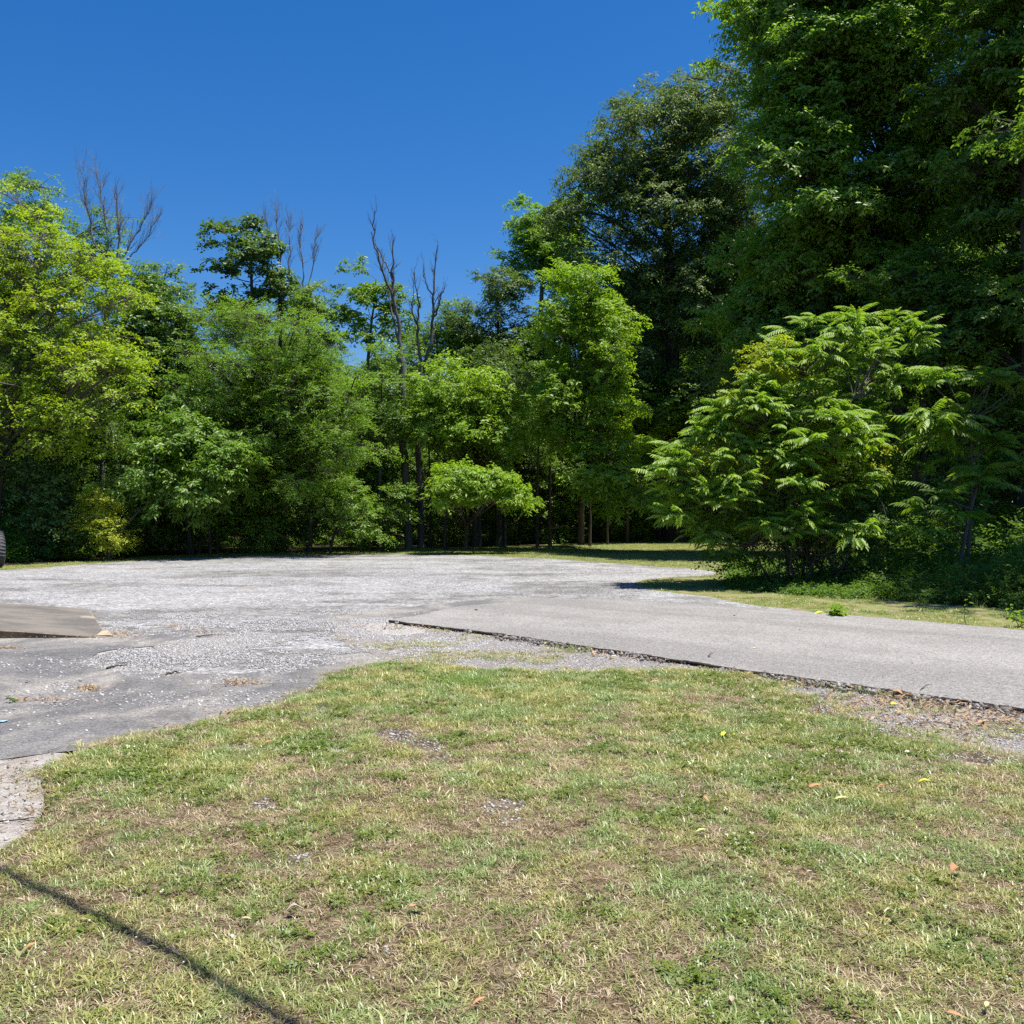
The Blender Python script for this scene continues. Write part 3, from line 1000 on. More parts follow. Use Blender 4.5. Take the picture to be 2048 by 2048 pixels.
def tree(name, label, base, blobs, trunk_r, leafm, barkm='darkbark', nb=60, br=1.2, nc=16, K=4, L=6, tl=.45, ll=.12, lw=.06, droop=.3, hang=.1, seed=1, group=None, cat='tree',
         lean=(0, 0), shell=.5, flat=.45, top=None, stems=1, cflat=.5, only=None):
    rg = np.random.default_rng(seed)
    base = np.array((*base, 0.0))
    root = link(name, None, loc=base)
    tag(root, label, cat, group)
    bl = [tuple(np.array(b_[:3]) - base) + tuple(b_[3:]) for b_ in blobs]
    C, O, BC, bid, tint = boughs(rg, bl, nb, br, nc, flat=flat, shell=shell)
    ok = C[:, 2] > .15
    C, O, bid, tint = C[ok], O[ok], bid[ok], tint[ok]
    topz = max(b_[2] for b_ in bl) if top is None else top
    cx = np.mean([b_[0] for b_ in bl])
    cy = np.mean([b_[1] for b_ in bl])
    G = Geo()
    NOD = []
    for s in range(stems):
        S = 14
        t = np.linspace(0, 1, S)
        ex, ey = cx + lean[0] + (rg.normal(0, 1.2) if stems > 1 else 0), cy + lean[1] + (rg.normal(0, 1.) if stems > 1 else 0)
        sx, sy = (rg.normal(0, .35, 2) if stems > 1 else (0, 0))
        P = np.column_stack((sx + (ex - sx) * t ** 1.6 + np.cumsum(rg.normal(0, .035, S)) * topz * .06, sy + (ey - sy) * t ** 1.6 + np.cumsum(rg.normal(0, .035, S)) * topz * .06, t * topz))
        P[0, 2] = -.15
        tr = trunk_r / math.sqrt(stems)
        rad = tr * (1 - t) ** .7 + .015
        rad[0] *= 1.35
        V_, q_ = tubes(P[None], rad[None], 8)
        G.add(V_, q_)
        NOD.append((P, rad))
    P = np.concatenate([a for a, _ in NOD])
    rad = np.concatenate([a for _, a in NOD])
    ptz = P[:, 2]
    # limbs from the trunk to each bough
    start = []
    srad = []
    for b_ in BC:
        hd = np.hypot(P[:, 0] - b_[0], P[:, 1] - b_[1])
        want = b_[2] - hd * .75
        i = int(np.argmin(np.abs(ptz - np.clip(want, topz * .32, topz * .97)) + .3 * hd))
        start.append(P[i])
        srad.append(rad[i])
    start = np.array(start)
    srad = np.array(srad)
    Lm = np.linalg.norm(BC - start, axis=1)
    rr = np.minimum(srad * .6, .008 + .008 * Lm)
    pp = curve_paths(start, BC, 6, rg, .10, .06)
    V_, q_ = tubes(pp, rr[:, None] * np.linspace(1, .3, 6)[None], 5)
    G.add(V_, q_)
    # twigs from bough limb to clumps
    tt_ = rg.integers(3, 6, len(C))
    A = pp[bid, tt_]
    tp = curve_paths(A, C + O * tl * .4, 3, rg, .08)
    V_, q_ = tubes(tp, np.array((.012, .008, .004))[None].repeat(len(C), 0) * (trunk_r / .25) ** .5, 3)
    G.add(V_, q_)
    tob = link('trunk', G.mesh(name + ' trunk', M[barkm], smooth=True), root)
    V_, T_, ti = sprays(rg, C, O, K, L, tl, ll, lw, droop, cflat, tint, hang)
    cob = link('crown', mesh_np(name + ' crown', V_, T_, LEAF[leafm], attrs={'tint': ('FLOAT', 'POINT', ti)}), root)
    return root


def B(px, py, d, rpx, rpy, rd=None):
    """crown blob: centre at a pixel and distance, radii in pixels of the photograph"""
    x, y, z = pt(px, py, d)
    s = d / FP
    return (x, y, z, rpx * s, rd if rd else rpx * s, rpy * s)


def base_at(px, d):
    return ((px - 1024) / FP * d, d)


def copy_tree(src, loc, rz, s, label=None):
    r = src.copy()
    COL.objects.link(r)
    r.location = loc
    r.rotation_euler = (0, 0, rz)
    r.scale = (s, s, s)
    if label:
        r['label'] = label
    for ch in src.children:
        c_ = ch.copy()
        COL.objects.link(c_)
        c_.parent = r
    return r


# ---- front row, left to right
tree('yellow_green_tree', 'tall yellow-green leafy tree at the left end of the wood edge', base_at(-20, 30), [
    B(60, 500, 30, 120, 110), B(-70, 560, 30, 130, 150), B(170, 600, 29.5, 110, 90), B(70, 700, 29, 130, 110), B(190, 760, 28.5, 90, 110), B(-60, 780, 29, 120, 120), B(110, 850, 28.5, 110, 60), B(230, 560, 31, 60, 60)],
    .24, 'yellow', 'bark', 120, 1.05, 15, 4, 7, .42, .12, .06, seed=3, droop=.35)
tree('leafy_tree', 'dark feathery treetop rising behind the yellow-green tree', base_at(40, 38), [B(60, 390, 38, 75, 45), B(20, 450, 38, 90, 60), B(130, 500, 38, 80, 70), B(60, 620, 38, 110, 100), B(190, 470, 38, 50, 50)],
     .22, 'mid', 'darkbark', 55, 1.1, 12, 4, 7, .5, .16, .06, seed=4, droop=.4)
tree('leafy_tree', 'dark green tree between the yellow-green tree and the feathery one', base_at(300, 36), [
    B(310, 620, 34, 85, 80), B(270, 570, 35, 50, 30), B(350, 680, 34, 60, 80), B(280, 760, 33.5, 90, 100), B(330, 560, 36, 40, 26)], .2, 'blue', 'darkbark', 75, 1.0, 14, 4, 7, .42, .17, .07, seed=5, hang=.3)
tree('leafy_tree', 'light green tree with hanging compound leaves low in front of the dark trees', base_at(380, 33.5), [
    B(380, 890, 30.5, 110, 60), B(300, 930, 30, 80, 60), B(460, 930, 30, 60, 60), B(400, 980, 30, 110, 50), B(330, 800, 31.5, 60, 60)], .12, 'mid', 'darkbark', 60, .9, 14, 4, 7, .42, .18, .07, seed=6, hang=.45)
tree('feathery_tree', 'broad feathery bright green locust in the middle of the wood edge', base_at(560, 35.5), [
    B(520, 640, 33, 110, 70), B(600, 690, 32.5, 120, 80), B(470, 740, 32, 90, 90), B(650, 800, 31.5, 110, 90), B(520, 830, 32, 110, 90), B(690, 880, 31, 80, 60), B(440, 650, 33, 50, 50), B(590, 940, 31.5, 90, 60)],
    .24, 'locust', 'darkbark', 130, 1.05, 16, 5, 8, .42, .085, .032, seed=7, droop=.25, flat=.38)
tree('leafy_tree', 'small bright green sapling against the dark wood left of the dead trunks', base_at(700, 33.5), [
    B(700, 1010, 33, 50, 46), B(670, 990, 33, 46, 40), B(735, 1045, 33, 44, 32), B(780, 1005, 34, 50, 36)], .06, 'mid', 'darkbark', 34, .6, 13, 4, 6, .3, .10, .05, seed=8, stems=2)
tree('shrub', 'yellowish leafy shrub at the foot of the dark wood near the left', base_at(200, 28.3), [
    B(195, 1010, 28.8, 38, 34), B(215, 1065, 28.6, 40, 40), B(170, 1035, 28.8, 28, 36)], .02, 'vine', 'darkbark', 34, .5, 12, 4, 6, .25, .075, .04, seed=9, cat='shrub', stems=2)
tree('leafy_tree', 'bushy bright tree right of the dead trunks with layered leaves', base_at(950, 39), [
    B(900, 770, 36, 80, 45), B(990, 790, 36, 60, 50), B(860, 830, 35.5, 50, 50), B(930, 850, 35.5, 80, 40), B(1010, 850, 35.5, 40, 40), B(1030, 900, 36, 30, 30)], .12, 'walnut', 'darkbark', 60, .85, 13, 4, 7, .4, .17, .065, seed=10, hang=.3, shell=.6)
tree('small_tree', 'low umbrella-shaped bright green tree in front of the dark wood', base_at(932, 37.2), [
    B(925, 955, 33, 36, 20), B(980, 962, 33, 34, 17), B(895, 982, 32.5, 20, 22), B(1028, 985, 33, 26, 12), B(950, 982, 33, 26, 14), B(905, 938, 33, 16, 10)], .07, 'walnut', 'bark', 42, .6, 13, 4, 7, .36, .17, .065, seed=12, hang=.5, shell=.6)
tree('walnut_tree', 'tall bright green tree with pale stems standing at the gravel corner', base_at(1162, 41), [
    B(1140, 570, 36, 75, 50), B(1210, 640, 36, 70, 60), B(1100, 660, 36, 60, 60), B(1180, 740, 35.5, 90, 60), B(1110, 800, 35.5, 60, 50), B(1230, 850, 35, 60, 60), B(1200, 930, 35, 90, 50), B(1260, 990, 35, 60, 40), B(1120, 880, 35.5, 40, 40)],
    .12, 'walnut', 'darkbark', 110, .75, 13, 4, 8, .45, .18, .065, seed=13, hang=.25, shell=.55)
tree('small_tree', 'leafy green thicket tree between the tall bright tree and the sumac bush', base_at(1360, 46), [
    B(1300, 890, 44, 70, 50), B(1350, 960, 44, 70, 60), B(1290, 980, 44, 50, 40), B(1390, 860, 44, 50, 50), B(1340, 830, 44, 50, 30)], .1, 'walnut', 'darkbark', 50, .75, 13, 4, 7, .4, .12, .045, seed=14, hang=.3)

US = [(105, 28.6, 'dark', 3.6, 'dark leafy tree beside the yellowish shrub at the lot edge'), (60, 31, 'mid', 5.2, 'leafy understory tree beneath the yellow-green tree, darker than it'), (150, 31.5, 'dark', 4.4, 'dark low tree left of the yellowish shrub'), (262, 31, 'blue', 4.2, 'bluish low tree right of the yellowish shrub'),
      (345, 32, 'dark', 3.2, 'dark low bush below the hanging compound leaves'), (450, 31.5, 'locust', 3.6, 'small pale green tree at the left foot of the feathery locust'), (545, 32, 'mid', 3.0, 'low leafy tree under the middle of the feathery locust'),
      (620, 32.5, 'blue', 3.6, 'bluish leafy tree at the right foot of the feathery locust'), (728, 34.5, 'mid', 5.0, 'leafy tree filling the gap just left of the dead trunks'), (782, 39, 'locust', 4.4, 'light green low tree at the foot of the dead trunks'),
      (866, 40, 'mid', 5.8, 'leafy tree directly behind the dead trunks'), (1010, 39.5, 'dark', 5.4, 'dark leafy tree behind the low umbrella-shaped tree'), (1080, 41, 'mid', 6.0, 'leafy tree just left of the tall bright walnut trunk'),
      (1230, 43, 'mid', 5.2, 'leafy tree just right of the tall bright walnut trunk'), (1290, 44, 'lime', 5.6, 'light green tree left of the thicket by the sumac'), (1440, 45, 'dark', 7.0, 'dark tree seen above the sunlit far lawn behind the sumac'),
      (10, 33, 'dark', 6.5, 'dark tree at the very left edge of the wood')]
for i_, (px, d, lm, hgt, lab) in enumerate(US):
    x, y = base_at(px, d + (2.4 if px > 110 else 1.2))
    r_ = np.random.default_rng(500 + i_)
    tree('leafy_tree', lab, (x, y), [(x + r_.normal(0, .4), y - .3 + r_.normal(0, .3), hgt * f + .3, (1.3 - .5 * f) * r_.uniform(.8, 1.25), 1.1, hgt * .2) for f in (.18, .4, .6, .8)], .07, lm, 'darkbark', 46, .8, 13, 4, 6, .38, .12, .06,
         seed=520 + i_, hang=r_.uniform(.1, .4), stems=1 + i_ % 2)

# ---- taller trees behind
tree('leafy_tree', 'sparse dark treetop with clumped leaves left of the bare twigs', base_at(520, 44), [
    B(470, 470, 44, 50, 36), B(530, 520, 44, 60, 50), B(450, 550, 44, 40, 36), B(560, 590, 44, 60, 50), B(500, 620, 44, 70, 40)], .2, 'dark', 'darkbark', 46, .8, 11, 4, 6, .4, .2, .11, seed=15, shell=.7)
tree('leafy_tree', 'thin pale-leaved treetop left of the dead branches', base_at(720, 42), [
    B(720, 560, 42, 36, 40), B(715, 620, 42, 40, 40), B(760, 640, 42, 50, 60), B(790, 620, 42, 30, 40)], .13, 'mid', 'bark', 22, .7, 9, 4, 6, .4, .2, .1, seed=16, shell=.7)
tree('leafy_tree', 'light sparse treetop beneath the second group of bare twigs', base_at(640, 43), [
    B(630, 600, 43, 50, 40), B(660, 640, 43, 50, 50), B(600, 640, 43, 50, 50)], .13, 'blue', 'bark', 26, .7, 10, 4, 6, .4, .16, .08, seed=17, shell=.7)
tree('leafy_tree', 'dark rounded tree standing behind the bright layered tree', base_at(1000, 45), [
    B(1000, 580, 45, 60, 46), B(960, 660, 45, 60, 60), B(1040, 680, 45, 60, 70), B(1000, 760, 44, 80, 60)], .2, 'dark', 'darkbark', 70, 1.0, 14, 4, 7, .45, .15, .07, seed=18)
tree('leafy_tree', 'pale green tree beyond the dead trunks with a low rounded top', base_at(900, 47), [
    B(900, 650, 47, 60, 50), B(860, 700, 47, 60, 60), B(930, 720, 46, 60, 60), B(800, 720, 45, 60, 60)], .18, 'mid', 'darkbark', 60, 1.0, 13, 4, 7, .45, .14, .06, seed=19)
tree('leafy_tree', 'bright narrow treetop standing clear left of the great oak', base_at(1070, 52), [
    B(1050, 430, 52, 32, 40), B(1090, 470, 52, 50, 50), B(1140, 420, 52, 40, 50), B(1060, 520, 52, 50, 40), B(1130, 520, 52, 60, 60)], .25, 'locust', 'bark', 60, 1.0, 13, 4, 7, .5, .2, .09, seed=20, shell=.6)
tree('oak_tree', 'great dark oak towering over the right half of the wood', base_at(1350, 46), [
    B(1290, 260, 46, 110, 80), B(1400, 200, 46, 110, 70), B(1220, 370, 46, 80, 80), B(1330, 400, 45, 130, 100), B(1450, 330, 45, 110, 130), B(1240, 520, 45, 100, 80), B(1380, 560, 45, 120, 90), B(1300, 680, 45, 100, 80), B(1480, 480, 45, 90, 120), B(1160, 440, 46, 50, 70)],
    .45, 'oak', 'darkbark', 230, 1.45, 16, 5, 7, .6, .17, .075, seed=21, hang=.35, droop=.45, shell=.55)
tree('tall_tree', 'very tall leafy tree whose lit left boughs hang over the lot', base_at(1850, 33), [
    B(1590, 60, 32, 110, 90), B(1540, 10, 32, 60, 60), B(1640, 180, 31, 130, 100), B(1560, 300, 31, 120, 100), B(1700, -60, 32, 190, 130), B(1760, 120, 31, 150, 120), B(1650, 420, 31, 130, 90), B(1560, 520, 32, 100, 90), B(1800, 340, 31, 140, 120), B(1850, -120, 32, 200, 160), B(1520, 640, 32, 80, 70), B(1620, 700, 32, 100, 60), B(1720, 560, 32, 120, 80), B(1930, 260, 32, 140, 120)],
    .36, 'lime', 'darkbark', 330, 1.35, 24, 5, 7, .5, .185, .085, seed=22, hang=.3, shell=.62, flat=.34)
tree('tall_tree', 'dark shaded tree filling the upper right beyond the road', base_at(2080, 25), [
    B(2000, 120, 27, 130, 130), B(2100, -50, 27, 200, 150), B(1960, 380, 27, 120, 110), B(2120, 300, 27, 160, 160), B(1990, 600, 26, 120, 90), B(2150, 560, 27, 150, 120), B(1900, 700, 27, 120, 70), B(2050, 780, 27, 120, 70)],
        .34, 'mid', 'darkbark', 220, 1.1, 20, 5, 7, .38, .15, .07, seed=23, hang=.25, shell=.55, flat=.36)
tree('tall_tree', 'unseen leafy tree off the right edge, crown shaped to shade sumac and verge', (14, 18.5), [
    (12.2, 18.6, 9.5, 2.0, 2.2, 1.6), (13.5, 17.5, 12, 2.4, 2.4, 2.), (12.0, 19.8, 7.0, 1.5, 1.6, 1.2), (15, 19, 9, 2, 2, 2), (13.2, 16.6, 7.6, 2.0, 1.6, 1.3), (11.9, 16.8, 9.0, 1.9, 1.8, 1.3), (12.6, 20.5, 11, 2, 2, 1.6), (11.6, 16.2, 9.4, 1.9, 1.4, 1.1), (10.7, 14.9, 8.6, 1.9, 1.4, 1.1)],
    .3, 'mid', 'darkbark', 170, .95, 15, 5, 7, .38, .13, .06, seed=25, hang=.25, shell=.4)  # added out of view; boughs placed so their shadow covers bank and verge
tree('tall_tree', 'tall dark tree in the shade behind the sumac bush', base_at(1700, 33), [
    B(1700, 640, 32, 140, 90), B(1560, 760, 32, 110, 90), B(1820, 560, 32, 120, 120), B(1700, 800, 32, 140, 80), B(1900, 760, 31, 140, 110), B(1480, 700, 34, 80, 110)],
    .3, 'dark', 'darkbark', 120, 1.2, 14, 4, 7, .5, .14, .065, seed=24)

# ---- dead trees
def branch_set(rg, P0, d0, L, r, depth, out, spread=.5, up=.25):
    S = 6
    pts_ = [np.array(P0, float)]
    d = np.array(d0, float)
    for i in range(S - 1):
        d = norm((d + rg.normal(0, .09, 3) + np.array((0, 0, up * .12)))[None])[0]
        pts_.append(pts_[-1] + d * L / (S - 1))
    out.append((np.array(pts_), np.linspace(r, r * .35 if depth else r * .2, S)))
    if depth > 0:
        for k in range(rg.integers(3, 6)):
            i = rg.integers(1, S)
            dd = norm((d + rg.normal(0, spread, 3) + np.array((0, 0, up)))[None])[0]
            branch_set(rg, pts_[i], dd, L * rg.uniform(.35, .65), r * .5, depth - 1, out, spread, up)


def dead_tree(name, label, limbs, bark, seed, depth=1, twig=.5, rscale=1.0):
    """limbs: list of (list of (px, py, distance), radius at start, radius at end)"""
    rg = np.random.default_rng(seed)
    b0 = limbs[0][0][0]
    base = np.array((*base_at(b0[0], b0[2]), 0))
    root = link(name, None, loc=base)
    tag(root, label, 'dead tree')
    for li, (pl, r0, r1) in enumerate(limbs):
        P = np.array([pt(*p) for p in pl]) - base
        if li == 0:
            P[0, 2] = -.1
        # resample smoothly
        S = 16
        t = np.linspace(0, len(P) - 1, S)
        Q = np.column_stack([np.interp(t, np.arange(len(P)), P[:, k]) for k in range(3)])
        Q[1:-1] = (Q[:-2] + Q[1:-1] * 2 + Q[2:]) / 4
        Q[1:-1] += rg.normal(0, .03, (S - 2, 3))
        G = Geo()
        rad = np.linspace(r0, r1, S) * (.78 if depth > 1 else 1.0)
        G.add(*tubes(Q[None], rad[None], 7))
        out = []
        L = np.linalg.norm(Q[-1] - Q[0])
        if li > 0 or depth > 1:
            for k in range(int((5 + L * 1.8) * (2.6 if depth > 1 else 1.3))):
                i = rg.integers(S // 3, S)
                dd = norm((Q[-1] - Q[0] + rg.normal(0, .45 * L, 3) * .8)[None])[0]
                dd[2] = abs(dd[2]) + .3
                branch_set(rg, Q[i], norm(dd[None])[0], twig * rg.uniform(.5, 1.4), max(.007, rad[i] * .4), depth, out, .4, .3)
        for a, b_ in out:
            G.add(*tubes(a[None], b_[None], 4))
        link('trunk' if li == 0 else 'branch', G.mesh(name, M[bark], smooth=True), root)
    return root


dead_tree('dead_tree', 'forked bare dead tree, left of the two in the middle of the wood edge', [
    ([(818, 1085, 37), (812, 950, 37), (806, 850, 37), (806, 760, 37), (800, 700, 37)], .17, .12),
    ([(802, 720, 37), (798, 640, 37), (785, 590, 37), (785, 540, 37), (788, 480, 37)], .09, .02),
    ([(790, 610, 37), (770, 560, 36.8), (752, 500, 36.5), (745, 450, 36.5), (753, 422, 36.5)], .055, .012),
    ([(786, 560, 37), (768, 520, 37.3), (752, 490, 37.5)], .04, .012),
    ([(800, 700, 37), (790, 650, 37), (775, 570, 37.5), (755, 520, 37.6)], .05, .014)], 'deaddark', 31, 1, .45)
dead_tree('dead_tree', 'second bare dead tree with upright antler-like branches', [
    ([(842, 1080, 38), (838, 950, 38), (836, 830, 38), (842, 740, 38)], .15, .11),
    ([(842, 750, 38), (862, 690, 38), (868, 620, 38), (868, 560, 38), (876, 490, 38)], .08, .016),
    ([(866, 640, 38), (880, 600, 38), (889, 575, 38)], .045, .014),
    ([(868, 600, 38), (852, 570, 38), (848, 535, 38)], .035, .012),
    ([(842, 740, 38), (836, 670, 38), (838, 610, 38), (828, 545, 38)], .07, .016),
    ([(838, 660, 38), (822, 620, 38), (828, 580, 38)], .04, .012)], 'deaddark', 32, 1, .4)
dead_tree('dead_tree', 'wide bare twiggy crown above the yellow-green tree', [
    ([(205, 1085, 37), (205, 900, 37), (210, 700, 37), (215, 560, 37)], .16, .09),
    ([(215, 580, 37), (190, 480, 37), (172, 400, 37), (165, 350, 37)], .06, .012), ([(215, 580, 37), (215, 480, 37), (205, 400, 37), (196, 355, 37)], .06, .012),
    ([(215, 580, 37), (240, 490, 37), (235, 430, 37), (232, 385, 37)], .05, .012), ([(215, 570, 37), (255, 500, 37), (285, 450, 37), (300, 420, 37)], .05, .012),
    ([(225, 540, 37), (265, 510, 37), (300, 470, 37), (308, 445, 37)], .04, .01)], 'deadwood', 33, 2, .6)
dead_tree('dead_tree', 'bundle of bare upright twigs above the dark clumped treetop', [
    ([(560, 1085, 45), (560, 900, 45), (560, 700, 45), (560, 600, 45)], .14, .08),
    ([(560, 620, 45), (545, 530, 45), (535, 470, 45), (533, 440, 45)], .05, .01), ([(560, 620, 45), (565, 530, 45), (555, 460, 45), (553, 420, 45)], .05, .01),
    ([(560, 620, 45), (580, 540, 45), (580, 480, 45), (578, 440, 45)], .045, .01)], 'deadwood', 34, 2, .55)
dead_tree('dead_tree', 'narrow bare twigs right of the larger bundle', [
    ([(612, 1085, 45), (612, 900, 45), (612, 700, 45), (610, 600, 45)], .12, .07),
    ([(610, 610, 45), (606, 540, 45), (600, 480, 45), (606, 450, 45)], .05, .01), ([(610, 610, 45), (625, 540, 45), (630, 490, 45), (636, 470, 45)], .045, .01)], 'deadwood', 35, 2, .5)

# ---- wood behind: unlike the front row nothing tells these apart
WL = 'leafy tree deep in the wood behind the front row'
WG = 'trees deep in the wood'
protos = []
for i in range(3):
    rg_ = np.random.default_rng(60 + i)
    bl = [(rg_.normal(0, 1.2), rg_.normal(0, 1.2), z_, 2.2 + .5 * rg_.uniform(), 2.2, 1.7) for z_ in (3.2, 5.0, 6.6, 8.2, 9.8)] + [(0.3, 0, 11.2, 1.6, 1.6, 1.3)]
    t_ = tree('wood_tree', WL, (0, 0), bl, .2, ('mid', 'dark', 'blue')[i], 'darkbark', 90, 1.1, 13, 4, 6, .5, .17, .09, seed=70 + i, group=WG)
    protos.append(t_)
rg_ = np.random.default_rng(99)
spots = []
for j, d in enumerate((36.5, 42, 48, 55)):
    px0 = -260
    while px0 < 2500:
        spots.append((px0 + rg_.uniform(-30, 30), d + rg_.uniform(-1.5, 1.5), j))
        px0 += (215, 190, 170, 150)[j] * rg_.uniform(.8, 1.2)
first = [True] * 3
for i, (px, d, j) in enumerate(spots):
    # the front edge of the wood steps back to the right
    dd = d + (4 if 850 < px < 1820 else 0) + (6 if 1150 < px < 1820 else 0) - (8 if px > 1820 else 0)
    x, y = base_at(px, dd)
    # skyline: about 11 m left, dipping in the middle, higher on the right
    want = np.interp(px, [-300, 0, 300, 420, 560, 720, 880, 1000, 1200, 1500, 2500], [560, 560, 640, 700, 640, 700, 700, 620, 560, 420, 300])
    h = EYE + (HOR - want) / FP * dd
    s = h / 12.4 * rg_.uniform(.85, 1.0)
    k = int(rg_.integers(0, 3))
    if first[k]:
        first[k] = False
        protos[k].location = (x, y, 0)
        protos[k].rotation_euler = (0, 0, rg_.uniform(0, 6.28))
        protos[k].scale = (s, s, s)
    else:
        copy_tree(protos[k], (x, y, 0), rg_.uniform(0, 6.28), s)

# thin bare-trunked saplings in the shade of the wood edge
SL = 'slim trunked sapling standing in the shade inside the wood edge'
sap = None
for i, (px, d) in enumerate([(960, 37.5), (1010, 39), (1075, 38), (1100, 40), (1215, 41), (1255, 43), (1040, 42), (890, 36.5), (760, 35), (620, 34), (500, 33.5), (420, 32.5), (120, 31), (60, 30.5), (1320, 46), (1400, 47), (980, 41), (860, 39), (1180, 39.5)]):
    x, y = base_at(px, d)
    if sap is None:
        sap = tree('sapling', SL, (x, y), [(x, y, 5.6, .9, .9, 1.2), (x + .3, y, 4.4, .8, .8, .5)], .05, 'mid', 'darkbark', 16, .6, 10, 4, 5, .35, .12, .06, seed=81, group='saplings in the shade of the wood')
    else:
        copy_tree(sap, (x, y, 0), rg_.uniform(0, 6.28), rg_.uniform(.75, 1.25))


# leafy undergrowth along the foot of the wood (uncountable)
def undergrowth(name, label, pts_, h, matk, seed, ll=.10, lw=.06, K=4, L=6, tl=.3):
    rg = np.random.default_rng(seed)
    pts_ = np.asarray(pts_)
    n = len(pts_)
    z = rg.uniform(.05, 1, n) ** 1.3 * h
    C = np.column_stack((pts_, z))
    O = norm(np.column_stack((rg.normal(0, .6, (n, 2)), rg.uniform(.3, 1, n))))
    V_, T_, ti = sprays(rg, C, O, K, L, tl, ll, lw, .3, .6, None, .15)
    V_[:, 2] = np.maximum(V_[:, 2], .01)
    o = link(name, mesh_np(name, V_, T_, LEAF[matk], attrs={'tint': ('FLOAT', 'POINT', ti)}))
    return tag(o, label, kind='stuff')


edge = [(-250, 1143), (-100, 1136), (0, 1131), (150, 1122), (300, 1111), (450, 1104), (700, 1097), (1000, 1091), (1180, 1085), (1290, 1077), (1420, 1074), (1560, 1074)]
ex = np.array([gp(*p) for p in edge])
tt_ = rng.uniform(0, len(ex) - 1.001, 5500)
i_ = tt_.astype(int)
f_ = tt_ - i_
EP = ex[i_] * (1 - f_)[:, None] + ex[i_ + 1] * f_[:, None]
back = rng.uniform(1.1, 6.4, len(EP)) ** 1.2
EP = EP * (1 + back / np.linalg.norm(EP, axis=1))[:, None]
hh = np.clip(.1 + back * .40, 0, 2.6) * (.4 + 1.2 * fbm(EP[:, 0] * .5, EP[:, 1] * .5))
undergrowth('undergrowth', 'leafy undergrowth along the foot of the dark wood', EP, hh, 'mid', 91)

# the wood goes on behind the rows that can be told apart
rg = np.random.default_rng(95)
n_ = 9000
a_ = rg.uniform(-.75, .80, n_)
d_ = rg.uniform(60, 72, n_)
C = np.column_stack((a_ * d_, d_, rg.uniform(.1, 1, n_) ** 1.2 * np.interp(a_, [-.8, 0, .8], [9, 9, 14])))
O = norm(rg.normal(size=(n_, 3)) + np.array((0, 0, .4)))
V_, T_, ti = sprays(rg, C, O, 4, 6, 1.0, .42, .26, .3, .6, None, .15)
tag(link('far_woods', mesh_np('far woods', V_, T_, LEAF['dark'], attrs={'tint': ('FLOAT', 'POINT', ti)})), 'dense green mass of the wood going on beyond the trees', kind='stuff')

a_ = rng.uniform(1680, 2700, 4200)
d_ = rng.uniform(20.5, 33, 4200)
q_ = np.column_stack(((a_ - 1024) / FP * d_, d_))
undergrowth('undergrowth', 'shaded leafy undergrowth beneath the tall trees on the right', q_, .35 + 1.5 * vnoise(q_[:, 0] * .5, q_[:, 1] * .5), 'weed', 97, .13, .075, 4, 6, .4)

# bank of weeds in the shade beyond the road on the right
bx = rng.uniform(1450, 2250, 4200)
by = rng.uniform(0, 1, 4200)
line = np.interp(bx, [1450, 1640, 1760, 2048, 2300], [1178, 1196, 1200, 1222, 1240])
BP = np.array([gp(a, l_ - 60 * v) for a, l_, v in zip(bx, line, by)])
bh = np.interp(by, [0, .25, 1], [.18, .55, .9]) * np.interp(bx, [1450, 1640, 1750, 2048], [.15, .35, .8, 1.25]) * (.1 + 1.7 * fbm(BP[:, 0] * 1.1, BP[:, 1] * 1.1) ** 1.2)
undergrowth('weeds', 'dense leafy weeds in the shade between road and wood', BP, bh, 'weed', 92, .06, .035, 4, 6, .20)
tg = [blade_tuft(PR, 12, .55, .010, .10, .35) for _ in range(4)]
tgm = inst_mat('tall weedy grass', [(.07, .13, .03), (.11, .17, .04), (.16, .18, .06), (.09, .15, .03)], .35)
kx = rng.integers(0, len(BP), 3200)
GP = BP[kx] + rng.normal(0, .15, (3200, 2))
scatter('tall_grass', tg, np.column_stack((GP, np.full(3200, .004))), np.column_stack((rng.normal(0, .15, 3200), rng.normal(0, .15, 3200), rng.uniform(0, 6.28, 3200))), rng.uniform(.3, 1.0, 3200) * np.clip(bh[kx] * 2.0, .3, 1.5), rng.integers(0, 4, 3200), tgm,
        'tall rough grass at the shaded edge beyond the road')


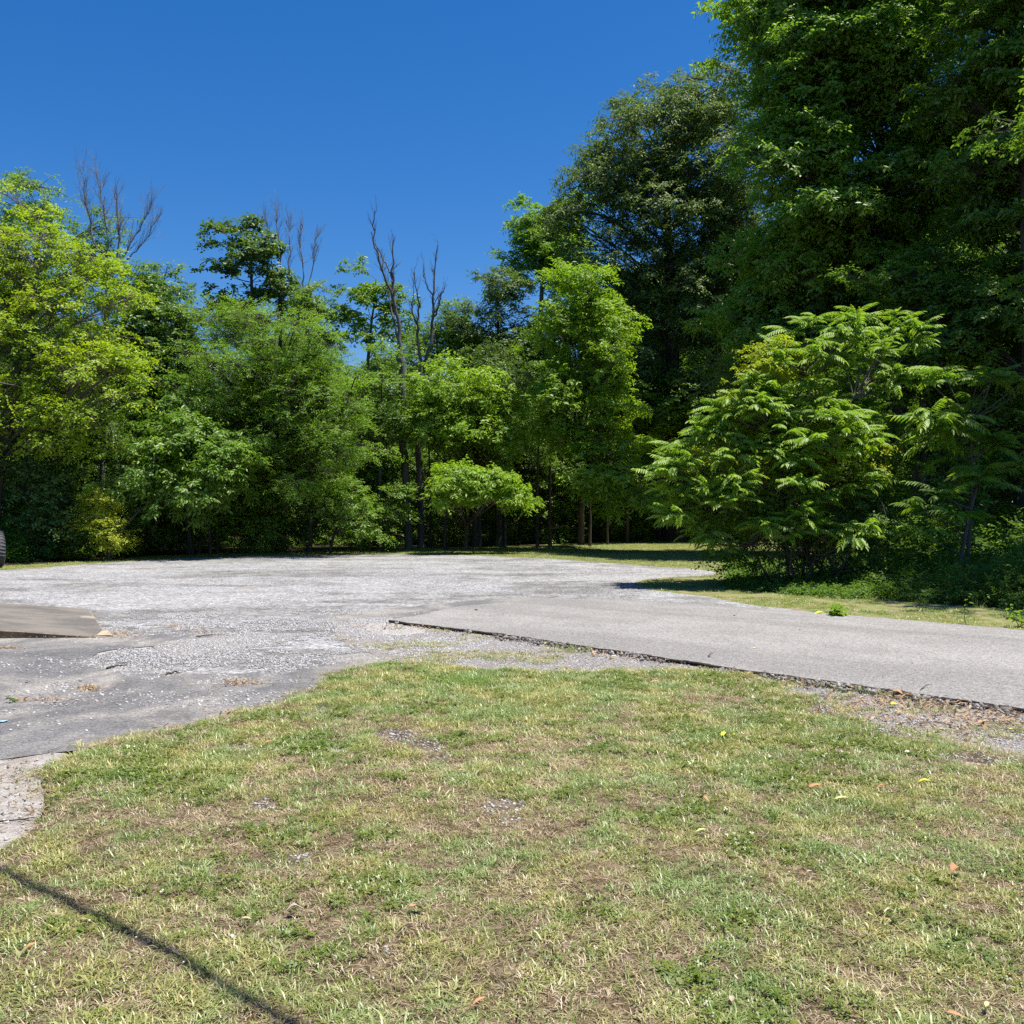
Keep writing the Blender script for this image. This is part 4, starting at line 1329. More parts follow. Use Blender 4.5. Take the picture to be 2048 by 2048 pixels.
# ---------------------------------------------------------------- compound-leaf bush
def frond_mesh(rg, i):
    L, n = .78, 9
    V, T, Q = [], [], []
    ti = []
    S = n + 2
    s = np.linspace(0, 1, S)
    arc = (.55, .85, 1.1, 1.35, .95)[i % 5]
    th = -s * arc
    dx = np.cumsum(np.cos(th)) / S * L
    dz = np.cumsum(np.sin(th)) / S * L
    dx -= dx[0]
    dz -= dz[0]
    P = np.column_stack((dx, .02 * np.sin(s * 5 + i), dz))
    Vt, qt = tubes(P[None], np.linspace(.006, .002, S)[None], 3)
    V = list(Vt)
    Q = list(qt)
    ti = [.9] * len(V)
    for k in range(1, S):
        tg_ = norm((P[min(k + 1, S - 1)] - P[k - 1])[None])[0]
        for sg in ((1, -1) if k < S - 1 else (0,)):
            ln = .175 * (1 - .55 * abs(s[k] - .45)) * rg.uniform(.9, 1.1)
            wd = ln * .40
            if sg:
                d = norm((tg_ * .45 + np.array((0, sg * .8, 0)) + np.array((0, 0, -.42 - .2 * rg.uniform())))[None])[0]
            else:
                d = tg_
            nrm = norm(np.cross(d, np.cross(np.array((0, 0, 1.)) + tg_ * .3, d))[None])[0]
            sd = np.cross(nrm, d)
            b0 = P[k]
            tip = b0 + d * ln - np.array((0, 0, .25 * ln))
            f = nrm * wd * .16
            a1 = b0 + d * ln * .3 + sd * wd * .5 + f
            a2 = b0 + d * ln * .68 + sd * wd * .36 + f - np.array((0, 0, .06 * ln))
            c1 = b0 + d * ln * .3 - sd * wd * .5 + f
            c2 = b0 + d * ln * .68 - sd * wd * .36 + f - np.array((0, 0, .06 * ln))
            j = len(V)
            V += [b0, a1, a2, tip, c2, c1]
            Q += [(j, j + 1, j + 2, j + 3), (j, j + 3, j + 4, j + 5)]
            ti += [np.clip(rg.normal(.25, .25) + .45 * s[k], 0, 1)] * 6
    V = np.array(V)
    return V, np.array(Q), np.array(ti)


FR = [frond_mesh(np.random.default_rng(200 + i), i) for i in range(5)]
FRME = [mesh_np('leaf', v, q, LEAF['frond'], attrs={'tint': ('FLOAT', 'POINT', t)}) for v, q, t in FR]
LEAF['frond_shade'] = LEAF['frond']


def frond_bush(name, label, base, blobs, nros, nfr, seed, indiv, stems, vine=0, cat='shrub', scale=1.0, trunk_pts=None):
    rg = np.random.default_rng(seed)
    base = np.array((*base, 0.))
    root = link(name, None, loc=base)
    tag(root, label, cat)
    bl = [tuple(np.array(b_[:3]) - base) + tuple(b_[3:]) for b_ in blobs]
    vol = np.array([b_[3] * b_[5] for b_ in bl])
    cnt = np.maximum(1, (nros * vol / vol.sum())).astype(int)
    RC, RO = [], []
    for (x, y, z, rx, ry, rz), k in zip(bl, cnt):
        u = norm(rg.normal(size=(k * 3, 3)) + np.array((-.15, -.45, .35)))
        u = u[:k]
        r = rg.uniform(.7, 1.0, (k, 1))
        RC.append(np.array((x, y, z)) + u * r * np.array((rx, ry, rz)))
        RO.append(u)
    RC = np.concatenate(RC)
    RO = np.concatenate(RO)
    ok = RC[:, 2] > .5
    RC, RO = RC[ok], RO[ok]
    # stems and branches
    G = Geo()
    nodes = []
    for s in range(stems):
        tgt = RC[rg.integers(0, len(RC))] * np.array((.6, .6, .8))
        a = np.array((rg.normal(0, .35), rg.normal(0, .3), -.1)) if trunk_pts is None else np.array(trunk_pts[s % len(trunk_pts)]) - base
        P = curve_paths(a[None], tgt[None], 10, rg, .1, .05)[0]
        G.add(*tubes(P[None], np.linspace(.05, .018, 10)[None] * scale, 6))
        nodes.append(P)
    nodes = np.concatenate(nodes)
    st = []
    for c_ in RC:
        i = int(np.argmin(np.linalg.norm(nodes - c_, axis=1) + .6 * np.maximum(0, nodes[:, 2] - c_[2] + .3)))
        st.append(nodes[i])
    pp = curve_paths(np.array(st), RC, 6, rg, .10, -.05)
    G.add(*tubes(pp, np.linspace(.02, .008, 6)[None].repeat(len(RC), 0), 4))
    link('stem', G.mesh(name + ' stem', M['bark'], smooth=True), root)
    items = []
    for c_, o_ in zip(RC, RO):
        ph = rg.uniform(0, 6.28)
        oaz = math.atan2(o_[1], o_[0])
        kk = nfr + rg.integers(-4, 3)
        rs = rg.uniform(.7, 1.15)
        for j in range(kk):
            az = ph + j * 2.4
            # inner fronds are few: bend azimuths outward
            if math.cos(az - oaz) < -.5 and rg.uniform() < .6:
                az = oaz + rg.normal(0, .8)
            el = rg.uniform(.1, .85)
            s = rg.uniform(.5, 1.2) * scale * rs
            off = np.array((0, 0, rg.uniform(-.12, .08)))
            items.append((c_ + off, az, el, s, rg.normal(0, .25), rg.integers(0, 5)))
    camv = np.array((0, 0, EYE)) - base
    items.sort(key=lambda t: np.linalg.norm(t[0] - camv))
    G2v, G2q, G2t, nn_ = [], [], [], 0
    for i, (p, az, el, s, roll, vi) in enumerate(items):
        if i < indiv:
            link('leaf', FRME[vi], root, p, (roll, -el, az), (s, s, s))
        else:
            Mx = Matrix.Translation(Vector(p)) @ Euler((roll, -el, az)).to_matrix().to_4x4() @ Matrix.Scale(s, 4)
            A = np.array(Mx)
            v, q, t = FR[vi]
            G2v.append(v @ A[:3, :3].T + A[:3, 3])
            G2q.append(q + nn_)
            G2t.append(t)
            nn_ += len(v)
    if G2v:
        o = link('foliage', mesh_np(name + ' foliage', np.concatenate(G2v), np.concatenate(G2q), LEAF['frond'], attrs={'tint': ('FLOAT', 'POINT', np.concatenate(G2t))}), root)
        o['kind'] = 'stuff'
    return root, bl, RC


SUMAC = [B(1430, 930, 19.5, 90, 100), B(1360, 945, 19.5, 50, 70), B(1510, 860, 19.5, 90, 110), B(1600, 760, 19.8, 90, 90), B(1700, 690, 20, 80, 60), B(1640, 900, 19.3, 110, 110), B(1750, 790, 20.3, 60, 90), B(1540, 980, 19, 110, 90), B(1420, 1010, 19.2, 90, 60), B(1800, 670, 20.5, 40, 50), B(1620, 665, 20.2, 40, 40), B(1710, 950, 19.6, 60, 60), B(1580, 1060, 18.9, 90, 40), B(1450, 1060, 19, 60, 40), B(1700, 1070, 19, 70, 36)]
r17, bl17, RC17 = frond_bush('sumac_bush', 'large sunlit bush with long drooping compound leaves on the far side of the road', base_at(1620, 20), SUMAC, 235, 11, 301, 300, 7, scale=.70)
# climbing vine and twigs on it
rg = np.random.default_rng(303)
b17 = np.array(r17.location)
VB = [B(1500, 760, 19.4, 50, 30), B(1560, 710, 19.6, 60, 36), B(1600, 740, 19.4, 50, 40), B(1480, 800, 19.6, 50, 40), B(1560, 900, 20, 120, 90), B(1650, 900, 20, 100, 80), B(1450, 940, 20, 80, 70)]
vb = [tuple(np.array(b_[:3]) - b17) + tuple(b_[3:]) for b_ in VB]
C, O, BC, bid, tint = boughs(rg, vb, 80, .5, 14, flat=.6, shell=.5)
V_, T_, ti = sprays(rg, C, O, 4, 6, .22, .075, .045, .4, .6, tint, .3)
vo_ = link('vine_leaves', mesh_np('vine leaves', V_, T_, LEAF['vine'], attrs={'tint': ('FLOAT', 'POINT', ti)}), r17)
vo_['kind'] = 'stuff'
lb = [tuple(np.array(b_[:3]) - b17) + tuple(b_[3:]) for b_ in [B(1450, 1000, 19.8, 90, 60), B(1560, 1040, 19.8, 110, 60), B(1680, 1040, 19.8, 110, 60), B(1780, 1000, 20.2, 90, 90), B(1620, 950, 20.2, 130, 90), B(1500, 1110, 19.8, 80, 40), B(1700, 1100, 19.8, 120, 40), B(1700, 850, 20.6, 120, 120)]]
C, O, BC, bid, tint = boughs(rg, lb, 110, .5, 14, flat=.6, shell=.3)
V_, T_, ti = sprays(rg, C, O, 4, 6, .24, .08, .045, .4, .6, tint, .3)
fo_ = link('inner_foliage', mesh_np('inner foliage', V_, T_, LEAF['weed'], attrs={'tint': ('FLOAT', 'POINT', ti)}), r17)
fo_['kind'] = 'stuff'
vo_['label'] = 'yellowish climbing vine leaves over the bush'
n_ = 110
A = np.column_stack((rg.uniform(-1.0, 1.2, n_), rg.uniform(-.9, .8, n_), rg.uniform(0, .4, n_)))
Bq = A + np.column_stack((rg.normal(0, .5, n_), rg.normal(0, .3, n_), rg.uniform(.6, 2.2, n_)))
G = Geo()
G.add(*tubes(curve_paths(A, Bq, 7, rg, .45), np.linspace(.009, .003, 7)[None].repeat(n_, 0), 3))
vs_ = link('vine_stems', G.mesh('vine stems', M['bark']), r17)
vs_['kind'] = 'stuff'

frond_bush('sumac_tree', 'shaded young tree with long compound leaves right of the sunlit bush', base_at(1920, 19.5), [B(1900, 780, 20, 100, 40), B(1990, 800, 20, 80, 70), B(1860, 880, 19.5, 70, 60), B(1930, 900, 19.6, 90, 70), B(1880, 1000, 18.8, 90, 40), B(2030, 900, 20, 70, 80), B(1820, 1040, 18.6, 40, 30), B(1990, 980, 19.5, 70, 60)],
           34, 9, 305, 150, 2, cat='tree')


# ---------------------------------------------------------------- concrete ramp at the left
def ramp_slab():
    A = np.array(gp(215, 1278))            # low near corner
    Bc = np.array(gp(176, 1221))           # low far corner
    nl = np.array(gp(-900, 1284))          # near edge, further left
    fl = Bc + (nl - A) * 1.05
    root = link('concrete_ramp', None, loc=(A[0], A[1], 0))
    tag(root, 'weathered brown concrete ramp slab rising to the left edge', 'ramp')
    n = 26
    m = 8
    V, F = [], []
    L = np.linalg.norm(nl - A)
    for i in range(n + 1):
        t = i / n
        z = .022 + min(.076 * t * L, .34)
        for j in range(m + 1):
            u = j / m
            p = (A + (nl - A) * t) * (1 - u) + (Bc + (fl - Bc) * t) * u
            jit = (.012 * (vnoise(np.array([i * .9]), np.array([j * 1.]))[0] - .5)) if 0 < j else .03 * (vnoise(np.array([i * 2.1]), np.array([0.]))[0] - .5)
            V.append((p[0] - A[0], p[1] - A[1] + (jit if j == 0 else 0), z + (.004 * (vnoise(np.array([i * 1.3]), np.array([j * 1.3]))[0] - .5))))
    def id_(i, j):
        return i * (m + 1) + j
    for i in range(n):
        for j in range(m):
            F.append((id_(i, j), id_(i, j + 1), id_(i + 1, j + 1), id_(i + 1, j)))
    # bevelled rim then skirt
    rim = [id_(i, 0) for i in range(n, -1, -1)] + [id_(0, j) for j in range(1, m + 1)] + [id_(i, m) for i in range(1, n + 1)]
    b0 = len(V)
    cx, cy = np.mean([V[r][0] for r in rim]), np.mean([V[r][1] for r in rim])
    for r in rim:
        x, y, z = V[r]
        q = norm(np.array([[x - cx, y - cy]]))[0]
        V.append((x + q[0] * .012, y + q[1] * .012, max(.014, z - .014)))
    b1 = len(V)
    for r in rim:
        x, y, z = V[r]
        q = norm(np.array([[x - cx, y - cy]]))[0]
        V.append((x + q[0] * .016, y + q[1] * .016, -.02))
    k = len(rim)
    for i in range(k - 1):
        F.append((rim[i], rim[i + 1], b0 + i + 1, b0 + i))
        F.append((b0 + i, b0 + i + 1, b1 + i + 1, b1 + i))
    me = bpy.data.meshes.new('slab')
    me.from_pydata(V, [], F)
    m_, nt_, out = new_mat('weathered concrete')
    b = NB(nt_)
    P = ground_coord(b)
    st = b.ramp(b.noise(b.vmul(P, (.8, 1.3, 1)), 1.6, 6, .65), .38, .64)
    col = b.mix(st, (.175, .155, .13), (.105, .095, .085))
    sp = b.ramp(b.noise(b.vmul(P, (.7, 1.5, 1)), 1.1, 4, .5, .4), .64, .69)
    col = b.mix(b.math('MULTIPLY', sp, .8), col, (.44, .36, .25))
    g = b.ramp(b.noise(P, 60, 4, .7), .3, .7, .75, 1.3)
    col = b.mix(1.0, col, b.n('ShaderNodeCombineColor', {0: g, 1: g, 2: g}), 'MULTIPLY')
    p = b.n('ShaderNodeBsdfPrincipled', {'Base Color': col, 'Roughness': .92})
    bp = b.n('ShaderNodeBump', {'Height': b.noise(P, 40, 4, .7), 'Strength': .4, 'Distance': .01})
    nt_.links.new(bp.outputs[0], p.inputs['Normal'])
    nt_.links.new(p.outputs[0], out.inputs[0])
    me.materials.append(m_)
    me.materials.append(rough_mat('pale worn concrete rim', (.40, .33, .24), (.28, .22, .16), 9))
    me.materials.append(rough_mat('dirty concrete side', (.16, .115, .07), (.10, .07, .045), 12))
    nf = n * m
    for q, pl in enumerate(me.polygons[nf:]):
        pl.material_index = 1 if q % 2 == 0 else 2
    me.update()
    if me.polygons[0].normal.z < 0:
        me.flip_normals()
    link('slab', me, root)
    # the chipped, paler low corner piece
    c0, c1, c2, c3 = gp(192, 1276), gp(226, 1276), gp(214, 1266), gp(203, 1267)
    ch = [(x - A[0], y - A[1]) for x, y in (c0, c1, c2, c3)]
    V = [(x, y, z) for z in (.0, .036) for x, y in ch]
    V = [(x * (1 if z < .01 else .985), y * (1 if z < .01 else .985), z) for x, y, z in V]
    me = bpy.data.meshes.new('chipped corner')
    me.from_pydata(V, [], [(4, 5, 6, 7), (0, 1, 5, 4), (1, 2, 6, 5), (2, 3, 7, 6), (3, 0, 4, 7)])
    me.materials.append(rough_mat('pale fresh concrete', (.46, .38, .28), (.36, .29, .2), 12))
    link('broken_corner', me, root)


ramp_slab()


# ---------------------------------------------------------------- big tyre at the left edge
def big_wheel():
    d = 25.4
    r, wd = .50, .36
    cx = (9 - 1024) / FP * d - .26
    rz = R(38)                    # axle turned from the picture plane
    root = link('vehicle_wheel', None, loc=(cx, d, r), rot=(0, 0, rz))
    tag(root, 'big knobbly black tyre standing at the left edge of the gravel lot', 'wheel')
    n = 56
    prof = [(-.5, .60), (-.52, .72), (-.50, .88), (-.40, .965), (-.2, .985), (0, .99), (.2, .985), (.40, .965), (.50, .88), (.52, .72), (.5, .60)]
    V, F = [], []
    for i in range(n):
        a = i / n * 2 * math.pi
        for x_, q in prof:
            V.append((x_ * wd, math.cos(a) * q * r, math.sin(a) * q * r))
    k = len(prof)
    for i in range(n):
        for j in range(k - 1):
            a_, b_ = i * k + j, ((i + 1) % n) * k + j
            F.append((a_, b_, b_ + 1, a_ + 1))
    me = bpy.data.meshes.new('tyre')
    me.from_pydata(V, [], F)
    rub = rough_mat('dusty black rubber', (.045, .045, .05), (.075, .075, .08), 8, rough=.7, bump=.2)
    me.materials.append(rub)
    ty = link('tyre', me, root)
    # tread blocks: chevron lugs
    G = Geo()
    for i in range(34):
        for sgn in (-1, 1):
            a = (i + (.5 if sgn > 0 else 0)) / 34 * 2 * math.pi
            da = .062
            pts_ = []
            for (x_, aa) in ((.03 * sgn, 0), (.34 * sgn, .05), (.50 * sgn, .07)):
                for s_ in (-1, 1):
                    for q in ((.975, 1.0) if abs(x_) < .45 else (.90, .955)):
                        an = a + aa + s_ * da * .5
                        pts_.append((x_ * wd, math.cos(an) * q * r, math.sin(an) * q * r))
            # index: seg*4 + s*2 + q
            F_ = []
            for sg in (0, 1):
                o0, o1 = sg * 4, sg * 4 + 4
                F_ += [(o0 + 1, o0 + 3, o1 + 3, o1 + 1), (o0, o0 + 1, o1 + 1, o1), (o0 + 2, o0 + 3, o1 + 3, o1 + 2)]
            F_ += [(8, 9, 11, 10), (0, 1, 3, 2)]
            G.add(pts_, q=F_)
    tr = link('tread', G.mesh('tread', rub), ty)
    prof = [(-.42, .60), (-.40, .52), (-.10, .48), (.06, .20), (.10, .0)]
    V, F = [], []
    for sgn in (1, -1):
        o0 = len(V)
        for i in range(32):
            a = i / 32 * 2 * math.pi
            for x_, q in prof:
                V.append((x_ * wd * sgn, math.cos(a) * q * r, math.sin(a) * q * r))
        for i in range(32):
            for j in range(4):
                a_, b_ = o0 + i * 5 + j, o0 + ((i + 1) % 32) * 5 + j
                F.append((a_, b_, b_ + 1, a_ + 1))
    me = bpy.data.meshes.new('rim')
    me.from_pydata(V, [], F)
    me.materials.append(rough_mat('dull steel', (.3, .3, .3), (.2, .2, .2), 8, rough=.5, bump=0))
    link('rim', me, root)


big_wheel()

# ---------------------------------------------------------------- fallen leaves, stones, sticks
LM = {}
for nm, ca, cb in (('orange', (.52, .27, .14), (.38, .19, .10)), ('yellow', (.70, .68, .06), (.52, .58, .05)), ('pale', (.55, .62, .22), (.45, .52, .18)), ('tan', (.46, .36, .26), (.36, .27, .18)), ('grey', (.42, .36, .29), (.33, .28, .22)), ('brown', (.20, .11, .06), (.14, .08, .05))):
    LM[nm] = rough_mat('fallen leaf ' + nm, ca, cb, 30, rough=.7, bump=.1)


def fallen_leaf(px, py, length, kind, label, rz, curl=.5, wide=.38, z=None):
    """length in pixels of the photograph"""
    x, y = gp(px, py, .05)
    L = length / FP * y
    rg = np.random.default_rng(int(px * 7 + py))
    n = 7
    V, F = [], []
    for i in range(n + 1):
        t = i / n
        w_ = wide * L * .5 * math.sin(math.pi * t ** .8) ** .8 * (1 + rg.normal(0, .1))
        zc = curl * L * (.22 * math.sin(t * math.pi * 1.1 + rg.normal(0, .1)))
        for sd, e in ((-1, curl * .5), (0, 0), (1, curl * (.45 + rg.normal(0, .1)))):
            V.append(((t - .5) * L, sd * w_, zc + abs(sd) * w_ * e))
    for i in range(n):
        for j in range(2):
            a = i * 3 + j
            F.append((a, a + 1, a + 4, a + 3))
    # stalk
    k = len(V)
    V += [(-.5 * L, -.012 * L, 0), (-.5 * L, .012 * L, 0), (-.72 * L, .01 * L, .03 * L), (-.72 * L, -.01 * L, .03 * L)]
    F.append((k, k + 1, k + 2, k + 3))
    me = bpy.data.meshes.new('fallen leaf')
    me.from_pydata(V, [], F)
    me.materials.append(LM[kind])
    zz = float(lawn_z(x, y)) + .028 if z is None else z
    o = link('fallen_leaf', me, None, (x, y, zz), (rg.normal(0, .2), rg.normal(0, .15) - .12, rz))
    tag(o, label, 'leaf', 'fallen leaves')


for a in [
    (590, 1822, 40, 'grey', 'curled greyish tan leaf raised on the lower lawn', .3, 1.0, .36), (832, 1818, 34, 'orange', 'orange three-cornered leaf right of the grey curled leaf', .5, .5, .7),
    (492, 1843, 22, 'tan', 'small tan leaf left of the grey curled leaf', .3, .4, .4), (60, 1900, 22, 'orange', 'small orange leaf below the cable shadow at the left', .6, .5, .6),
    (1680, 1545, 24, 'yellow', 'bright yellow folded leaf on the right side of the lawn', 2.9, .8, .6), (1630, 1577, 30, 'orange', 'tan orange leaf below the bright yellow folded leaf', -.1, .4, .3),
    (1684, 1601, 30, 'pale', 'long pale green leaf below the tan orange leaf', .1, .3, .3), (1764, 1577, 20, 'orange', 'small orange leaf below the white stone', .0, .5, .5),
    (1850, 1565, 24, 'yellow', 'yellow leaf lying right of the white stone', -.4, .6, .45), (1408, 1605, 30, 'orange', 'crumpled orange leaf among brown grass right of centre', -.9, .9, .4),
    (1404, 1668, 26, 'pale', 'pale green curved leaf below the crumpled orange one', .1, .4, .4), (1450, 1472, 22, 'yellow', 'yellow green leaf standing up in the greener grass', .8, .8, .5),
    (1468, 1471, 9, 'yellow', 'tiny yellow leaf beside the standing yellow green one', 1.4, .3, .4), (1912, 1748, 34, 'orange', 'folded orange leaf with two raised wings on the right', .6, 1.2, .45),
    (1738, 1834, 20, 'pale', 'pale yellow leaf on the lower right lawn', -.7, .4, .5), (1912, 2036, 34, 'orange', 'long thin orange leaf at the bottom right edge', -.6, .5, .25),
    (1976, 2018, 22, 'pale', 'narrow light green leaf near the bottom right corner', .9, .3, .4), (1703, 1753, 16, 'orange', 'small round orange leaf left of the pale yellow leaf', 0, .5, .6),
    (1464, 2001, 20, 'tan', 'small tan leaf upright near the bottom of the lawn', 1.4, .6, .5), (958, 2006, 32, 'orange', 'narrow orange leaf near the bottom middle', .5, .4, .3),
    (1036, 1490, 16, 'orange', 'small orange leaf in the middle of the upper lawn', -.8, .6, .4), (922, 1545, 14, 'orange', 'small orange leaf below the gravelly bare patch', 0, .4, .4),
    (1128, 1500, 10, 'brown', 'tiny red brown leaf in the upper lawn', 1.3, .4, .5), (538, 1486, 16, 'orange', 'light orange leaf left of the bare gravel spots', .5, .5, .4),
    (40, 1804, 14, 'tan', 'pinkish tan leaf beside the cable shadow', .3, .4, .6), (1620, 1748, 12, 'tan', 'light brown scrap of leaf on the right lawn', .2, .4, .5)]:
    fallen_leaf(*a)
for a in [
    (1796, 1386, 30, 'orange', 'orange leaf lodged against the broken road edge', -.6, .9, .4), (1816, 1392, 28, 'orange', 'pale orange leaf just right of the leaf at the road edge', .2, .6, .5),
    (1788, 1406, 20, 'yellow', 'yellow leaf on the gravel below the road edge leaves', 0, .5, .5), (1846, 1395, 26, 'yellow', 'long yellow green leaf along the road edge', .1, .4, .25),
    (1925, 1402, 28, 'orange', 'broad orange leaf on the gravel near the right edge', -.3, .6, .5), (1897, 1399, 16, 'brown', 'red brown leaf left of the broad orange one', .8, .6, .5),
    (1500, 1345, 20, 'orange', 'orange leaf lying by the road edge above the grass', .9, .6, .4), (1310, 1361, 22, 'orange', 'orange leaf between verge gravel and lawn', .1, .5, .4),
    (1112, 1338, 18, 'orange', 'bright orange leaf on the pale verge gravel', .3, .6, .5), (1094, 1286, 14, 'yellow', 'yellow leaf in the verge just below the road', .6, .6, .6),
    (1083, 1291, 12, 'yellow', 'thin yellow leaf next to the verge yellow leaf', 0, .3, .3), (1190, 1303, 16, 'orange', 'orange leaf on the verge midway along the road', .4, .6, .5),
    (1228, 1310, 14, 'yellow', 'yellow scrap of leaf on the verge gravel', .2, .5, .4), (1965, 1442, 22, 'orange', 'reddish orange leaf on the verge near the right', .4, .7, .5),
    (2028, 1455, 20, 'yellow', 'yellow leaf on the verge at the right edge', .2, .4, .4), (1930, 1478, 18, 'orange', 'small light orange leaf on the verge grass', .3, .4, .4),
    (1745, 1356, 16, 'yellow', 'small yellow leaf among verge litter', .4, .5, .5)]:
    fallen_leaf(*a, z=.035)
fallen_leaf(1508, 1298, 11, 'yellow', 'small yellow leaf lying on the road', 0, .3, .3, z=.062)
fallen_leaf(1420, 1314, 12, 'brown', 'brown curled leaf on the road near its edge', 1.2, 1.2, .3, z=.064)
fallen_leaf(1638, 1228, 24, 'yellow', 'yellow arching leaf at the far edge of the road', .1, .8, .3, z=.05)


def one_stone(px, py, size, label, matk, flat=.7, z=None, cat='stone'):
    x, y = gp(px, py)
    s = size / FP * y * .5
    V, F = stone(np.random.default_rng(int(px + py)), flat)
    m_ = matk
    me = mesh_np('stone', V * s, F, m_)
    zz = float(lawn_z(x, y)) + s * .55 if z is None else z + s * .4
    tag(link('stone', me, None, (x, y, zz), (0, 0, px)), label, cat)


wst = rough_mat('white stone', (.80, .79, .78), (.66, .65, .64), 20, bump=.2)
gst = rough_mat('dark stone', (.12, .12, .12), (.07, .07, .07), 20, bump=.2)
one_stone(1816, 1516, 13, 'single white stone on the right side of the lawn', wst)
one_stone(464, 1894, 12, 'round whitish stone on the lower left lawn', wst, .6)
one_stone(746, 1976, 8, 'small whitish pebble near the bottom of the lawn', wst)
one_stone(336, 1467, 9, 'white chip on dark asphalt at the lawn edge', wst, .6, .016)
one_stone(20, 1466, 8, 'white flat chip at the far left of the asphalt', wst, .5, .016)
one_stone(172, 1467, 6, 'white pebble on asphalt between two other chips', wst, .7, .016)
one_stone(181, 1443, 7, 'flat white chip on the asphalt farther from the lawn', wst, .5, .016)
one_stone(17, 1335, 6, 'white pebble on the asphalt below the ramp', wst, .6, .016)
one_stone(952, 1228, 6, 'dark pebble lying on the end of the road', gst, .6, .055)
one_stone(1469, 1239, 4, 'tiny dark pebble on the road toward its far side', gst, .6, .055)
one_stone(1825, 1338, 4, 'tiny dark pebble on the road near the right', gst, .6, .055)
one_stone(1600, 1269, 4, 'tiny dark pebble in the middle of the road', gst, .6, .055)
V, F = stone(np.random.default_rng(5), .12)
x, y = gp(4, 1449)
tag(link('plastic_scrap', mesh_np('scrap', V * .035, F, rough_mat('light blue plastic', (.35, .55, .75), (.3, .5, .7), 9, rough=.4)), None, (x, y, .024)), 'light blue plastic scrap on the asphalt at the left edge', 'scrap')


def stick(pts_, r, label, z=.03, bark='bark', seed=1):
    rg = np.random.default_rng(seed)
    P = np.array([(*gp(*p[:2]), z + (p[2] if len(p) > 2 else 0)) for p in pts_])
    o_ = P[0].copy()
    S = 9
    t = np.linspace(0, len(P) - 1, S)
    Q = np.column_stack([np.interp(t, np.arange(len(P)), P[:, k]) for k in range(3)]) - o_
    Q += rg.normal(0, r * .5, Q.shape)
    G = Geo()
    G.add(*tubes(Q[None], np.linspace(r, r * .4, S)[None], 5))
    a = Q[5]
    b_ = a + (Q[8] - Q[3]) * .35 + np.array((.02, -.05, .01))
    G.add(*tubes(np.stack((a, (a + b_) / 2, b_))[None], np.array([[r * .5, r * .4, r * .2]]), 4))
    tag(link('stick', G.mesh('stick', M[bark]), None, o_), label, 'stick')


stick([(-40, 1662), (20, 1653), (78, 1648)], .006, 'thin grey stick across the bare dirt at the left edge', .03, 'darkbark', 1)
stick([(96, 1511), (112, 1506), (130, 1498)], .004, 'pale thin twig where asphalt meets the lawn corner', .03, 'deadwood', 2)
stick([(92, 1628), (98, 1615, .02), (108, 1608)], .008, 'short dark curved twig at the edge of the dirt patch', .03, 'darkbark', 3)
stick([(392, 1278), (410, 1276), (425, 1274)], .008, 'dark twig on the asphalt patch among gravel', .03, 'darkbark', 4)
stick([(215, 1342), (232, 1337), (252, 1335)], .012, 'dark brown stick lying on the gravel band', .03, 'darkbark', 5)
stick([(330, 1355), (345, 1351), (362, 1352)], .010, 'second dark stick right of the brown one on gravel', .03, 'darkbark', 6)
stick([(1416, 1326), (1421, 1321, .02), (1425, 1320, .01)], .004, 'bent dark twig sticking up at the road edge', .06, 'darkbark', 7)
stick([(1838, 1396), (1850, 1389, .02), (1858, 1387, .03)], .005, 'dark twig poking over the crumbled road edge', .05, 'darkbark', 8)


# ---------------------------------------------------------------- litter of catkins and dry leaves
def litter(areas, n, seed, label, mats_cols, smax=.03, z=.02):
    rg = np.random.default_rng(seed)
    X, Y = [], []
    for px, py, ra, rb, wgt in areas:
        k = int(n * wgt)
        a = px + rg.normal(0, .5, k) * ra
        b_ = py + rg.normal(0, .5, k) * rb
        q = np.array([gp(i, j) for i, j in zip(a, b_)])
        X.append(q)
    q = np.concatenate(X)
    N = len(q)
    pr = []
    for i in range(5):
        V = np.array([(-1, 0, 0), (-.2, -.28, .12), (1, 0, .1 * i), (-.1, .3, .2)]) * np.array((1, 1 - .12 * i, 1))
        pr.append((V, np.array([(0, 1, 2), (0, 2, 3)])))
    zz = z + rg.uniform(0, .02, N)
    scatter('litter', pr, np.column_stack((q, zz)), np.column_stack((rg.normal(0, .4, N), rg.normal(0, .4, N), rg.uniform(0, 6.28, N))), smax * rg.uniform(.3, 1, N), rg.integers(0, 5, N), mats_cols, label)


lo = inst_mat('dry orange litter', [(.50, .30, .16), (.55, .40, .25), (.36, .22, .13), (.55, .48, .34), (.25, .17, .11)], .15, None, gloss=0)
litter([(1700, 1372, 300, 12, 1.5), (1900, 1410, 260, 18, 1.6), (1560, 1350, 160, 8, 1.), (1980, 1450, 200, 24, 1.), (1750, 1410, 220, 20, .8), (1900, 1440, 220, 30, .8), (1250, 1318, 300, 10, .6), (860, 1258, 160, 5, .6)], 330, 401,
       'dry orange leaf litter along the road edge', lo, .045, .022)
litter([(480, 1370, 50, 8, 1.), (175, 1382, 26, 6, .7), (120, 1277, 150, 3, 1.), (240, 1272, 36, 6, .8), (15, 1299, 26, 3, .4), (400, 1268, 40, 4, .3), (345, 1255, 20, 3, .3), (470, 1432, 40, 4, .4), (380, 1462, 50, 5, .5), (80, 1405, 60, 4, .4), (660, 1385, 60, 10, .6)], 260, 402,
       'orange catkin litter lying in dips of the old asphalt', lo, .03, .018)
litter([(50, 1560, 120, 30, 1.), (60, 1620, 100, 40, 1.)], 110, 403, 'brown leaf scraps on the bare dirt', inst_mat('brown scraps', [(.28, .19, .12), (.40, .30, .2), (.18, .11, .07), (.5, .44, .36)], .1, None, gloss=0), .03, .022)


